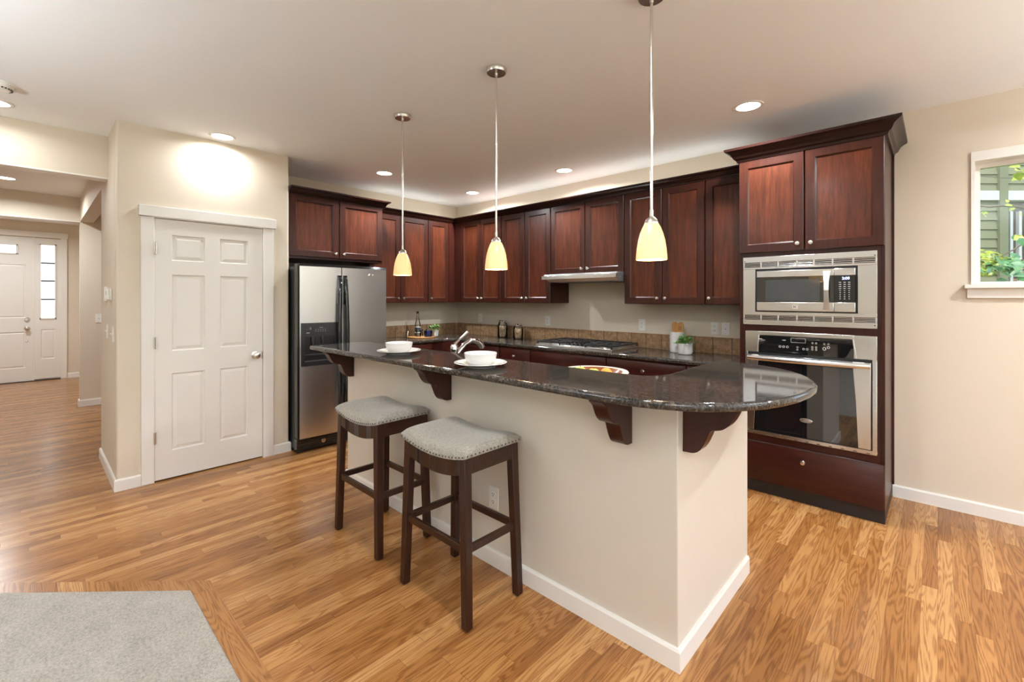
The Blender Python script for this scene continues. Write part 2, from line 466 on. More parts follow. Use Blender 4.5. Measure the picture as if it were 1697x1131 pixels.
# living-room walls behind the camera, with large windows
w = MB()
SWIN = ((1.2, 3.3),)
xs = -5.05
for a, b in SWIN:
    w.box((xs, -4.9, 0), (a, -4.75, CEIL)); w.box((a, -4.9, 0), (b, -4.75, .35)); w.box((a, -4.9, 2.35), (b, -4.75, CEIL)); xs = b
w.box((xs, -4.9, 0), (3.75, -4.75, CEIL)); struct(w.build('wall_south', WALL, smooth=False))
w = MB(); w.box((3.6, -4.75, 0), (3.75, -3.0, CEIL)); w.box((3.6, -.3, 0), (3.75, .6, CEIL)); w.box((3.6, 3.5, 0), (3.75, WY, CEIL))
for a, b in ((-3.0, -.3), (.6, 3.5)): w.box((3.6, a, 0), (3.75, b, .35)); w.box((3.6, a, 2.42), (3.75, b, CEIL))
struct(w.build('wall_right', WALL, smooth=False))
for a, b in SWIN: portal('window_portal', ((a+b)/2, -4.76, 1.35), (PI/2, 0, PI), b-a, 2.0)
for a, b in ((-3.0, -.3), (.6, 3.5)): portal('window_portal', (3.61, (a+b)/2, 1.385), (0, PI/2, 0), 2.07, b-a)
portal('window_portal', ((WX0+WX1)/2, WY+.1, (WZ0+WZ1)/2), (-PI/2, 0, 0), WX1-WX0, WZ1-WZ0)
def winframe(name, o, u, W, Hh, mull=1):
    m = MB().fr(o, u, (0, 0, 1), Vector(u).cross(Vector((0, 0, 1))))
    t = .06
    m.box((0, 0, -.03), (t, Hh, .03)); m.box((W-t, 0, -.03), (W, Hh, .03)); m.box((t, 0, -.03), (W-t, t, .03)); m.box((t, Hh-t, -.03), (W-t, Hh, .03))
    for k in range(1, mull+1): x = W*k/(mull+1); m.box((x-.03, t, -.025), (x+.03, Hh-t, .025))
    return struct(m.build(name, WHITE, smooth=False))
for i, (a, b) in enumerate(SWIN): winframe('window_%d' % (i+3), (a, -4.82, .35), (1, 0, 0), b-a, 2.0)
for i, (a, b) in enumerate(((-3.0, -.3), (.6, 3.5))): winframe('window_%d' % (i+6), (3.68, a, .35), (0, 1, 0), b-a, 2.07)

BASE = [(0, 0), (.014, 0), (.014, .076), (.009, .086), (0, .086)]
def baseboard(name, path): return struct(MB().sweep(path, BASE).build(name, WHITE, sharp=25))
baseboard('baseboard_pantry', [(-5.43, HY+.25), (-5.43, HY), (PX, HY), (PX, .57)])
baseboard('baseboard_nook', [(PX, 1.505), (PX, 1.645), (PX-.12, 1.645)])
baseboard('baseboard_back', [(-.236, WY), (3.6, WY)])
baseboard('baseboard_front', [(-11.3, .445), (-11.3, .95), (-8.3, .95)])
baseboard('baseboard_column', [(-8.30, HY+.01), (-8.17, HY+.01), (-8.17, 2.6), (-5.43, 2.6)])

# carpet inset in the floor with its oak border
cp = [(-1.0, .53), (-2.628, .53), (-4.9, -1.70), (-4.9, -4.74), (3.59, -4.74), (3.59, .53)]
carpet = MB().prism(cp, -.02, .011).build('carpet', CARPET, bevel=.008, seg=3)
tag(carpet, 'cream wall-to-wall carpet with a clipped corner set into the oak floor', 'carpet')
bw = .088; k = bw*math.tan(PI/8)
m = MB(); m.prism([(-2.628, .53), (-2.628-k, .53+bw), (3.59, .53+bw), (3.59, .53)], -.001, .0012)
m2 = MB(); m2.prism([(-2.628, .53), (-4.90, -1.70), (-4.90-.02, -1.70+bw*1.2), (-2.628-k, .53+bw)], -.001, .0012)
OAKBX = oak_floor('oak_border_boards_across', .0885, True)
struct(m.build('trim_3', OAKBX)); struct(m2.build('trim_4', OAKBX))

# window in the back wall
m = MB()
m.box((WX0, WY-.004, WZ0), (WX0+.006, WY+.13, WZ1)).box((WX0, WY-.004, WZ1-.006), (WX1, WY+.13, WZ1)).box((WX0-.013, WY-.012, WZ0), (WX0+.004, WY, WZ1+.0)).box((WX0-.013, WY-.012, WZ1-.002), (WX1+.013, WY, WZ1+.06))
m.box((WX1-.006, WY-.004, WZ0), (WX1, WY+.13, WZ1)).box((WX1-.004, WY-.012, WZ0), (WX1+.06, WY, WZ1))
win = struct(m.build('window_1', WHITE, smooth=False))
m = MB(); a = .028
y0, y1 = WY+.085, WY+.13
m.box((WX0+.006, y0, WZ0), (WX0+.006+a, y1, WZ1-.006)).box((WX1-.006-a, y0, WZ0), (WX1-.006, y1, WZ1-.006)).box((WX0+.006+a, y0, WZ0), (WX1-.006-a, y1, WZ0+a*.6)).box((WX0+.006+a, y0, WZ1-.006-a), (WX1-.006-a, y1, WZ1-.006))
m.build('window_frame', WHITE, win)
MB().box((WX0+.02, WY+.105, WZ0+.01), (WX1-.02, WY+.110, WZ1-.02)).build('pane', PANE, win)
m = MB(); m.box((WX0-.045, WY-.05, WZ0-.028), (WX1+.045, WY+.13, WZ0-.002)); m.box((WX0-.032, WY-.018, WZ0-.092), (WX1+.032, WY, WZ0-.028)); m.build('window_sill', WHITE, win, bevel=.003)

# ---- six-panel doors
def panel_door(mb, us, vs, pu, pv, th, m=0):
    """front face at n=0, back at -th; cells (i in pu, j in pv) are raised panels"""
    def ring(r0, n0, r1, n1):
        A = [(r0[0], r0[2], n0), (r0[1], r0[2], n0), (r0[1], r0[3], n0), (r0[0], r0[3], n0)]
        B = [(r1[0], r1[2], n1), (r1[1], r1[2], n1), (r1[1], r1[3], n1), (r1[0], r1[3], n1)]
        a = [mb.P(p) for p in A]; b = [mb.P(p) for p in B]
        for k in range(4): mb.F((a[k], a[(k+1)%4], b[(k+1)%4], b[k]), m)
        return b
    def ins(r, d): return (r[0]+d, r[1]-d, r[2]+d, r[3]-d)
    for i in range(len(us)-1):
        for j in range(len(vs)-1):
            r = (us[i], us[i+1], vs[j], vs[j+1])
            if i in pu and j in pv:
                r1 = ins(r, .006); r2 = ins(r, .013); r3 = ins(r, .034)
                ring(r, 0, r1, -.010); ring(r1, -.010, r2, -.011); b = ring(r2, -.011, r3, -.003); mb.F(b, m)
            else:
                mb.F([mb.P(p) for p in ((r[0], r[2], 0), (r[1], r[2], 0), (r[1], r[3], 0), (r[0], r[3], 0))], m)
    u0, u1, v0, v1 = us[0], us[-1], vs[0], vs[-1]
    f = [(u0, v0), (u1, v0), (u1, v1), (u0, v1)]
    for k in range(4):
        a, b = f[k], f[(k+1)%4]
        mb.F([mb.P(p) for p in ((a[0], a[1], 0), (b[0], b[1], 0), (b[0], b[1], -th), (a[0], a[1], -th))], m)
    mb.F([mb.P((a, b, -th)) for a, b in f], m)
XP = ((0, 1, 0), (0, 0, 1), (1, 0, 0))         # frame on a wall facing +x: u=+y, v=+z, n=+x
YM = ((1, 0, 0), (0, 0, 1), (0, -1, 0))        # frame on a wall facing -y: u=+x, v=+z, n=-y
m = MB().fr((PX+.008, 0, 0), *XP)
panel_door(m, [.652, .759, .980, 1.087, 1.299, 1.415], [.012, .224, .828, 1.006, 1.606, 1.716, 1.918, 2.036], (1, 3), (1, 3, 5), .035)
door = struct(m.build('door_1', DOORW, sharp=4))
m = MB()
for y0, y1 in ((.570, .648), (1.420, 1.505)): m.box((PX-.11, y0 if y0 < 1 else 1.418, 0), (PX+.020, y1 if y0 > 1 else .650, 2.047))
m.box((PX-.11, .57, 2.04), (PX+.02, 1.505, 2.047)); m.box((PX, .555, 2.047), (PX+.028, 1.526, 2.13))
m.build('door_casing', WHITE, door, bevel=.003)
for z in (1.806, 1.076, .341):
    h = MB(); h.tube([(PX+.021, .6505, z-.045), (PX+.021, .6505, z+.045)], .0075, 8); h.box((PX+.005, .642, z-.044), (PX+.0125, .664, z+.044)); h.build('hinge', NICKEL, door)
def knob_lathe(mb, o, frame, s=1.0):
    """door knob along frame normal"""
    u, v, n = frame; mb.fr(o, u, v, n)
    mb.lathe([(0, 0), (.033*s, 0), (.033*s, .006*s), (.012*s, .012*s), (.011*s, .030*s), (.022*s, .036*s), (.029*s, .048*s), (.027*s, .060*s), (.014*s, .067*s), (0, .068*s)], n=24)
h = MB(); knob_lathe(h, (PX+.008, 1.356, .92), XP); h.build('door_knob', NICKEL, door)
MB().box((PX+.004, 1.409, .885), (PX+.0095, 1.417, .945)).build('latch_plate', NICKEL, door)
struct(slab('trim_5', (PX-.13, .65, 0), (PX-.115, 1.42, .011), SLOT))

# ---- entry door and sidelight
EX = -11.3
m = MB().fr((EX+.02, 0, 0), *XP)
panel_door(m, [-.95, -.83, -.55, -.41, -.06, .022], [.012, .24, .85, 1.09, 1.99, 2.16, 2.33, 2.455], (1, 3), (1, 3), .05)
ed = struct(m.build('door_2', DOORW, sharp=4))
m = MB(); m.box((EX+.012, -.80, 2.175), (EX+.026, -.155, 2.315)); m.build('transom_pane', OBSC, ed)
m = MB()
for a in (-.80, -.16): m.box((EX+.02, a-.012, 2.165), (EX+.034, a+.012, 2.325))
m.box((EX+.02, -.8, 2.16), (EX+.034, -.15, 2.178)); m.box((EX+.02, -.8, 2.312), (EX+.034, -.15, 2.33)); m.build('transom_frame', DOORW, ed)
h = MB(); knob_lathe(h, (EX+.02, -.045, .91), XP, 1.1); h.build('door_knob', NICKEL, ed)
h = MB(); h.fr((EX+.02, -.045, 1.055), *XP); h.lathe([(0, 0), (.035, 0), (.035, .008), (.024, .02), (0, .022)]); h.build('deadbolt', NICKEL, ed)
h = MB(); h.fr((EX+.02, -.05, .69), *XP); h.lathe([(0, 0), (.014, 0), (.014, .004), (0, .006)], n=14); h.build('door_stop_button', NICKEL, ed)
m = MB().fr((EX+.02, 0, 0), *XP)
panel_door(m, [.042, .118, .29, .357], [.03, .37, .88, 1.0655, 2.355, 2.455], (1,), (1,), .05)
sl = struct(m.build('window_2', DOORW, sharp=4))
MB().box((EX+.018, .115, 1.075), (EX+.024, .292, 2.345)).build('pane', OBSC, sl)
m = MB()
for a in (.104, .292): m.box((EX+.02, a-.004, 1.06), (EX+.032, a+.014, 2.36))
m.box((EX+.02, .1, 1.058), (EX+.032, .306, 1.078)); m.box((EX+.02, .1, 2.342), (EX+.032, .306, 2.362)); m.build('pane_frame', DOORW, sl)
m = MB()
for z in (1.40, 1.72, 2.03): m.box((EX+.024, .120, z-.011), (EX+.029, .290, z+.011))
m.build('leading', SLOT, sl)
m = MB(); m.box((EX, .357, 0), (EX+.03, .442, 2.47)); m.box((EX, -1.05, 2.47), (EX+.035, .455, 2.568)); m.box((EX, .022, 0), (EX+.024, .042, 2.47)); m.box((EX, -1.04, 0), (EX+.03, -.95, 2.47))
struct(m.build('trim_6', WHITE, bevel=.003))
struct(slab('trim_7', (EX, -.95, 0), (EX+.06, .357, .010), simple('dark_threshold', (.03, .02, .015), .5)))

# ------------------------------------------------------------------ cabinets
def shaker(mb, u0, u1, v0, v1, th=.021, rail=.058):
    """frame-and-panel cabinet door standing on n=0; material 0 frame, 1 panel"""
    g = .0015; u0 += g; u1 -= g; v0 += g; v1 -= g
    def rect(d, n, e=0): return [mb.P(p) for p in ((u0+d, v0+d, n), (u1-d, v0+d, n), (u1-d, v1-d, n), (u0+d, v1-d, n))]
    levels = [(0, 0), (0, th-.004), (.004, th), (rail, th), (rail+.009, th-.010)]
    R = [rect(*l) for l in levels]
    for A, B in zip(R, R[1:]):
        for k in range(4): mb.F((A[k], A[(k+1)%4], B[(k+1)%4], B[k]), 0)
    mb.F(R[-1], 1); mb.F(R[0][::-1], 0)
def slabfront(mb, u0, u1, v0, v1, th=.021, m=0):
    g = .0015; u0 += g; u1 -= g; v0 += g; v1 -= g
    def rect(d, n): return [mb.P(p) for p in ((u0+d, v0+d, n), (u1-d, v0+d, n), (u1-d, v1-d, n), (u0+d, v1-d, n))]
    R = [rect(0, 0), rect(0, th-.006), rect(.010, th)]
    for A, B in zip(R, R[1:]):
        for k in range(4): mb.F((A[k], A[(k+1)%4], B[(k+1)%4], B[k]), m)
    mb.F(R[-1], m); mb.F(R[0][::-1], m)
def cknob(o, frame, parent):
    m = MB().fr(o, *frame); m.lathe([(0, 0), (.009, 0), (.006, .004), (.0055, .012), (.013, .017), (.0155, .022), (.013, .027), (0, .029)], n=18); return m.build('knob', NICKEL, parent)
def cab_door(parent, frame, o, u0, u1, v0, v1, knob=None, name='door'):
    """o: point on the carcass front plane (n=0)"""
    m = MB().fr(o, *frame); shaker(m, u0, u1, v0, v1)
    d = m.build(name, [CH_F, CH_P], parent)
    if knob:
        u, v, n = (Vector(a) for a in frame)
        cknob(Vector(o)+u*knob[0]+v*knob[1]+n*.021, frame, d)
    return d
def cab_drawer(parent, frame, o, u0, u1, v0, v1, knob=None, mat=None):
    m = MB().fr(o, *frame); slabfront(m, u0, u1, v0, v1)
    d = m.build('drawer', mat or CH_H, parent)
    if knob:
        u, v, n = (Vector(a) for a in frame)
        cknob(Vector(o)+u*knob[0]+v*knob[1]+n*.021, frame, d)
    return d
UB, UT = 1.366, 2.415      # wall cabinets bottom and top
UY = 3.916                 # carcass front plane on the back wall (doors stand .021 proud)
UX = -4.746                # carcass front plane on the refrigerator wall
O_Y = (0, UY, 0); O_X = (UX, 0, 0)
CROWN = [(0, 0), (.010, 0), (.014, .012), (.024, .018), (.034, .040), (.050, .052), (.060, .056), (.062, .068), (0, .068)]
def crown(path, z, s=1.0): return MB().sweep(path, [(a*s, z+b*s) for a, b in CROWN])

# above the refrigerator
FCX = -4.425
t = root('wall_cabinet', (FX, 2.15, 1.80), 'deep two-door cherry cabinet above the refrigerator', 'cabinet', 'upper wall cabinets')
MB().box((FX+.002, 1.655, 1.80), (FCX-.021, 2.640, 2.445)).build('body', CH_B, t, bevel=.002)
cab_door(t, XP, (FCX-.021, 0, 0), 1.66, 2.146, 1.822, 2.415, (2.105, 1.868)); cab_door(t, XP, (FCX-.021, 0, 0), 2.15, 2.638, 1.822, 2.415, (2.19, 1.868))
crown([(FCX-.012, 1.657), (FCX-.012, 2.641), (FX+.01, 2.641)], 2.40, 1.12).build('crown', CH_C, t, sharp=30)
# refrigerator wall
t = root('wall_cabinet', (FX, 2.9, UB), 'narrow two-door cherry cabinet between refrigerator and corner cabinet', 'cabinet', 'upper wall cabinets')
MB().box((FX+.002, 2.644, UB), (UX, 3.470, 2.44)).build('body', CH_B, t, bevel=.002)
cab_door(t, XP, O_X, 2.648, 3.060, UB, UT, (3.022, 1.42)); cab_door(t, XP, O_X, 3.063, 3.468, UB, UT, (3.10, 1.42))
t = root('wall_cabinet', (FX, 3.7, UB), 'single-door cherry corner cabinet on the refrigerator wall', 'cabinet', 'upper wall cabinets')
MB().box((FX+.002, 3.472, UB), (UX, WY-.002, 2.44)).build('body', CH_B, t, bevel=.002)
cab_door(t, XP, O_X, 3.474, 3.80, UB, UT, (3.512, 1.42))
MB().box((UX, 3.803, UB), (UX+.020, UY-.001, UT)).build('filler', CH_B, t)
# back wall
def upper(x0, x1, zb, label, doors):
    t = root('wall_cabinet', ((x0+x1)/2, WY, zb), label, 'cabinet', 'upper wall cabinets')
    MB().box((x0, UY, zb), (x1, WY-.002, 2.44)).build('body', CH_B, t, bevel=.002)
    for a, b, kx in doors: cab_door(t, YM, O_Y, a, b, zb, UT, (kx, zb+.054))
    return t
t = upper(-4.744, -3.846, UB, 'two-door cherry cabinet in the corner of the range wall', [(-4.595, -4.222, -4.255), (-4.219, -3.848, -4.186)])
MB().box((-4.72, UY-.020, UB), (-4.598, UY, UT)).build('filler', CH_B, t)
upper(-3.844, -3.088, UB, 'two-door cherry cabinet left of the range hood, its dark side showing', [(-3.842, -3.467, -3.502), (-3.464, -3.09, -3.432)])
upper(-3.086, -2.192, 1.672, 'short two-door cherry cabinet above the range hood', [(-3.084, -2.639, -2.675), (-2.636, -2.194, -2.60)])
upper(-2.190, -1.432, UB, 'two-door cherry cabinet right of the range hood', [(-2.188, -1.813, -1.847), (-1.810, -1.434, -1.775)])
upper(-1.430, -1.090, UB, 'single-door cherry cabinet beside the tall oven cabinet', [(-1.428, -1.092, -1.392)])
tag(crown([(UX+.012, 2.716), (UX+.012, UY-.012), (-1.088, UY-.012)], 2.412).build('crown_moulding', CH_C, sharp=30), 'dark cherry crown moulding along the row of wall cabinets', 'moulding')

# tall oven cabinet
OX0, OX1, OY = -1.086, -.239, 3.661
t = root('oven_cabinet', ((OX0+OX1)/2, WY, 0), 'tall cherry cabinet housing microwave and oven', 'cabinet')
m = MB()
m.box((OX0, OY, .085), (OX0+.019, WY-.002, 2.46)); m.box((OX1-.019, OY, .085), (OX1, WY-.002, 2.46)); m.box((OX0+.019, WY-.02, .085), (OX1-.019, WY-.002, 2.46))
for z0, z1 in ((.085, .105), (.375, .432), (1.172, 1.232), (1.716, 1.765), (2.43, 2.46)): m.box((OX0+.019, OY, z0), (OX1-.019, WY-.02, z1))
m.box((OX0+.019, OY, .432), (OX0+.040, OY+.02, 1.716)); m.box((OX1-.040, OY, .432), (OX1-.019, OY+.02, 1.716))
m.build('body', CH_B, t, bevel=.0015)
MB().box((OX0+.002, OY+.006, 0), (OX1-.001, OY+.03, .085)).box((OX1-.02, OY+.03, 0), (OX1-.001, WY-.02, .085)).build('toe_kick', KICK, t)
cab_door(t, YM, (0, OY, 0), OX0, -.6695, 1.752, 2.44, (-.706, 1.80)); cab_door(t, YM, (0, OY, 0), -.6655, OX1, 1.752, 2.44, (-.628, 1.80))
cab_drawer(t, YM, (0, OY, 0), OX0, OX1, .088, .378, (-.674, .290))
crown([(OX0, UY-.08), (OX0, OY-.012), (OX1, OY-.012), (OX1, WY-.002)], 2.437, 1.38).build('crown', CH_C, t, sharp=30)
MB().box((OX1, WY-.016, .09), (OX1+.013, WY-.001, 2.44)).build('scribe_strip', CH_B, t)

# ---- microwave
MY = OY-.001
m0 = root('microwave', ((-1.059-.277)/2, OY, 1.227), 'built-in stainless microwave in a vented trim above the oven', 'microwave')
X0, X1, Z0, Z1 = -1.059, -.277, 1.227, 1.722
m = MB().fr((0, MY, 0), *YM)
m.box((X0, Z1-.040, 0), (X1, Z1, .014)); m.box((X0, Z1-.090, 0), (X1, Z1-.076, .014)); m.box((X0, Z0+.070, 0), (X1, Z0+.094, .014)); m.box((X0, Z0, 0), (X1, Z0+.036, .014))
m.box((X0, Z0+.094, 0), (X0+.082, Z1-.090, .012)); m.box((X1-.098, Z0+.094, 0), (X1, Z1-.090, .012))
for k in range(3):
    m.box((X0, Z1-.0715+k*.0115, 0), (X1, Z1-.0665+k*.0115, .011)); m.box((X0, Z0+.041+k*.0105, 0), (X1, Z0+.0455+k*.0105, .011))
for x in (X0, X0+.115, X0+.225, X0+.34, X0+.44, X0+.545, X0+.655, X1-.010): m.box((x, Z1-.076, 0), (x+.010, Z1-.040, .0135)); m.box((x, Z0+.036, 0), (x+.010, Z0+.070, .0135))
m.build('trim_kit', STEEL, m0, bevel=.0012)
m = MB().fr((0, MY, 0), *YM); m.box((X0+.004, Z1-.076, -.012), (X1-.004, Z1-.040, .001)); m.box((X0+.004, Z0+.036, -.012), (X1-.004, Z0+.070, .001)); m.build('vent_recess', SLOT, m0)
DX0, DX1, DZ0, DZ1 = -.963, -.386, 1.330, 1.616
m = MB().fr((0, MY, 0), *YM); m.box((X0+.082, Z0+.094, -.40), (X1-.098, Z1-.090, .004)); m.build('case', BLACKP, m0)
XS = -.498     # split between door and control panel
m = MB().fr((0, MY, 0), *YM); m.box((DX0, DZ0, .004), (XS-.002, DZ0+.062, .030)); m.box((DX0, DZ1-.046, .004), (XS-.002, DZ1, .030)); dd = m.build('door', STEEL, m0, bevel=.003)
m = MB().fr((0, MY, 0), *YM); m.box((DX0, DZ0+.062, .004), (XS-.002, DZ1-.046, .027)); m.build('door_glass', GLASSK, dd)
m = MB().fr((0, MY, 0), *YM); m.box((DX0+.058, DZ0+.072, .027), (XS-.078, DZ1-.066, .0272)); m.build('mesh_window', simple('dark_screen', (.050, .055, .058), .12, coat=.5), dd)
m = MB().fr((0, MY, 0), *YM)
hp = [(0, .022), (.10, .017), (.25, .0145), (.5, .0135), (.75, .0145), (.9, .017), (1, .022)]
for (a, wa), (b, wb) in zip(hp, hp[1:]):
    za, zb = DZ0+.012+a*(DZ1-DZ0-.024), DZ0+.012+b*(DZ1-DZ0-.024); na = .034+.022*math.sin(PI*a); nb = .034+.022*math.sin(PI*b); x = XS-.040
    m.hexa([(x-wa, za, na-.006), (x+wa, za, na-.006), (x+wa, za, na), (x-wa, za, na), (x-wb, zb, nb-.006), (x+wb, zb, nb-.006), (x+wb, zb, nb), (x-wb, zb, nb)])
for z in (DZ0+.018, DZ1-.018): m.box((XS-.052, z-.006, .025), (XS-.028, z+.006, .034))
m.build('handle', STEELZ, dd)
m = MB().fr((0, MY, 0), *YM); m.box((-.735, DZ0+.016, .030), (-.705, DZ0+.046, .0315)); bq = m.build('badge', simple('badge_plate', (.75, .73, .68), .3, metal=.6), dd)
m = MB().fr((0, MY, 0), *YM); m.box((-.729, DZ0+.022, .0315), (-.7255, DZ0+.040, .0322)); m.prism([(-.7255, DZ0+.030), (-.715, DZ0+.040), (-.710, DZ0+.040), (-.721, DZ0+.030), (-.710, DZ0+.022), (-.715, DZ0+.022)], .0315, .0322); m.build('badge_mark', SLOT, bq)
cp_ = MB().fr((0, MY, 0), *YM); cp_.prism([(XS, DZ0), (DX1, DZ0), (DX1, DZ1), (XS, DZ1)], .004, .0255); cp_.box((XS, DZ0, .0255), (DX1, DZ0+.062, .030)); cp_.box((XS, DZ1-.046, .0255), (DX1, DZ1, .030)); cpo = cp_.build('control_panel', STEEL, m0, bevel=.003)
m = MB().fr((0, MY, 0), *YM); m.box((XS, DZ0+.062, .004), (DX1, DZ1-.046, .027)); m.build('key_panel', BLACKG, cpo)
text('clock_digits', '2:00', .024, (-.436, MY-.0275, DZ1-.066), *YM, DISP, cpo)
m = MB().fr((0, MY, 0), *YM)
for r in range(9):
    for c in range(3):
        z = DZ1-.092-r*.0135; x = -.466+c*.024; s = .006 if r < 4 else .003
        m.box((x-s, z-.002, .027), (x+s, z+.002, .0274))
m.build('key_marks', PRINT, cpo)
for x, z in ((X0+.012, Z1-.03), (X1-.012, Z1-.03), (X0+.012, Z0+.02), (X1-.012, Z0+.02)):
    MB().fr((0, MY, 0), *YM).box((x-.003, z-.003, .014), (x+.003, z+.003, .0150)).build('screw', SLOT, m0)

# ---- wall oven
o0 = root('wall_oven', (-.66, OY, .43), 'stainless wall oven with black glass door under the microwave', 'oven')
X0, X1, Z0, Z1 = -1.041, -.277, .428, 1.179
def face(): return MB().fr((0, MY, 0), *YM)
m = face(); m.box((X0+.012, Z0+.01, -.45), (X1-.012, Z1-.01, .004)); m.build('case', BLACKP, o0)
m = face(); m.box((X0, Z1-.150, .0), (X0+.088, Z1, .022)); m.box((X1-.118, Z1-.150, .0), (X1, Z1, .022)); m.box((X0+.088, Z1-.026, .0), (X1-.118, Z1, .022))
m.prism([(X0+.088, Z1-.026), (X0+.095, Z1-.026), (X0+.082, Z1-.150), (X0+.075, Z1-.150)], .012, .026); m.prism([(X1-.125, Z1-.026), (X1-.118, Z1-.026), (X1-.102, Z1-.150), (X1-.112, Z1-.150)], .012, .026)
con = m.build('control_fascia', STEEL, o0, bevel=.0015)
m = face(); m.box((X0+.088, Z1-.150, .0), (X1-.118, Z1-.026, .0205)); m.build('control_glass', GLASSK, con)
m = face(); 
dx0, dx1, dz0, dz1 = -.748, -.660, Z1-.068, Z1-.036
for a, b in (((dx0, dz0), (dx1, dz0+.002)), ((dx0, dz1-.002), (dx1, dz1)), ((dx0, dz0), (dx0+.002, dz1)), ((dx1-.002, dz0), (dx1, dz1))): m.box((a[0], a[1], .0205), (b[0], b[1], .0209))
m.build('display_outline', PRINT, con)
for x, z, r in ((-.815, .075, .0085), (-.792, .075, .0085), (-.769, .075, .0085), (-.708, .073, .006), (-.708, .090, .006), (-.672, .083, .0075), (-.651, .083, .0075), (-.621, .066, .0065), (-.621, .082, .0065), (-.599, .066, .0065), (-.599, .082, .0065), (-.62, .038, .006), (-.599, .038, .006), (-.553, .040, .006), (-.530, .040, .006), (-.553, .072, .011), (-.530, .062, .009)):
    z = Z1-.026-z; m = face()
    m.prism([(x+r*math.cos(2*PI*k/8), z+r*math.sin(2*PI*k/8)) for k in range(8)], .0205, .0208); bt = m.build('button', PRINT, con)
    m = face(); m.prism([(x+r*.62*math.cos(2*PI*k/8), z+r*.62*math.sin(2*PI*k/8)) for k in range(8)], .0208, .0210); m.build('button_face', BLACKG, bt)
face().box((-.955, Z1-.058, .0205), (-.929, Z1-.052, .0209)).build('panel_mark', PRINT, con); face().box((-.80, Z1-.058, .0205), (-.78, Z1-.053, .0209)).build('panel_mark', PRINT, con)
dtop = Z1-.168
m = face(); m.box((X0+.020, Z0+.030, .004), (X1-.030, dtop, .032)); od = m.build('door', BLACKG, o0, bevel=.002)
m = face(); m.prism([(X0+.020, Z0+.034), (X0+.060, Z0+.034), (X0+.075, dtop-.25), (X0+.090, dtop-.03), (X0+.090, dtop), (X0+.020, dtop)], .032, .036); m.build('door_side_strip', STEELZ, od, bevel=.001)
m = face(); m.prism([(X1-.030, Z0+.034), (X1-.030, dtop), (X1-.122, dtop), (X1-.122, dtop-.03), (X1-.106, dtop-.25), (X1-.093, Z0+.034)], .032, .036); m.build('door_side_strip', STEELZ, od, bevel=.001)
m = face(); m.box((X0+.062, Z0+.040, .032), (X1-.095, dtop-.05, .0335)); m.build('door_glass', GLASSK, od)
m = face(); L0, L1 = X0+.022, X1-.032
pp = [(L0+(L1-L0)*k/14, dtop-.022-.012*math.sin(PI*k/14)*0, .050+.030*math.sin(PI*k/14)) for k in range(15)]
m.tube(pp, .0175, 12, flat=.62); m.box((L0, dtop-.046, .030), (L0+.03, dtop, .056)); m.box((L1-.03, dtop-.046, .030), (L1, dtop, .056)); m.build('handle', STEEL, od)
m = MB(); m.M = Matrix.Translation((-.655, MY-.0335, Z0+.155)) @ Matrix(((.038, 0, 0, 0), (0, 0, -1, 0), (0, .015, 0, 0), (0, 0, 0, 1))); m.lathe([(0, 0), (1, 0), (1, .003), (.9, .0045), (0, .0045)], n=32); bo = m.build('badge', NICKEL, od)
m = MB(); m.M = Matrix.Translation((-.655, MY-.0381, Z0+.155)) @ Matrix(((.033, 0, 0, 0), (0, 0, -1, 0), (0, .0115, 0, 0), (0, 0, 0, 1))); m.lathe([(.86, 0), (1, 0), (1, .0004), (.86, .0004)], n=28, cap0=False, cap1=False); m.box((-.62, -.12, 0), (.62, .12, .0004)); m.build('badge_mark', simple('badge_dark', (.12, .12, .12), .4), bo)
m = face(); m.box((X0, Z0, .0), (X1, Z0+.024, .022)); m.box((X0, Z0+.024, 0), (X0+.016, Z1-.150, .020)); m.box((X1-.024, Z0+.024, 0), (X1, Z1-.150, .022)); m.build('frame', STEEL, o0, bevel=.002)
for k in range(11): x = X0+.05+k*.066; face().box((x, Z0+.004, .022), (x+.018, Z0+.009, .0225)).build('vent_slot', SLOT, o0)

# ---- refrigerator
r0 = root('refrigerator', (-4.6, 2.10, 0), 'side-by-side stainless refrigerator with black handles and ice dispenser', 'refrigerator')
RY0, RY1, RZ = 1.662, 2.562, 1.74
MB().box((FX+.06, RY0, .03), (-4.315, RY1, 1.715)).build('case', BLACKS, r0, bevel=.004)
def bow(y): t = (y-(RY0+RY1)/2)/((RY1-RY0)/2); return -4.226+.020*(1-t*t)
def fdoor(name, y0, y1, z0, z1, hole=None):
    m = MB(); N = 16
    ys = [y0+(y1-y0)*k/N for k in range(N+1)]
    rows = []
    zz = [z0, z1]
    for z in zz: rows.append([m.P((bow(y), y, z)) for y in ys])
    for k in range(N): m.F((rows[0][k], rows[0][k+1], rows[1][k+1], rows[1][k]), 0)
    b = [[m.P((-4.31, y, z)) for y in (y0, y1)] for z in zz]
    m.F((b[0][0], b[0][1], b[1][1], b[1][0]), 1)
    m.F([rows[0][0], rows[1][0], b[1][0], b[0][0]], 1); m.F([rows[0][-1], rows[1][-1], b[1][1], b[0][1]], 1)
    m.F(rows[0]+[b[0][1], b[0][0]], 1); m.F(rows[1]+[b[1][1], b[1][0]], 1)
    return m.build(name, [STEELY, BLACKP], r0)
FS = 2.063
dl = fdoor('door', RY0+.012, FS-.004, .135, 1.715); dr = fdoor('door', FS+.004, RY1-.002, .135, 1.715)
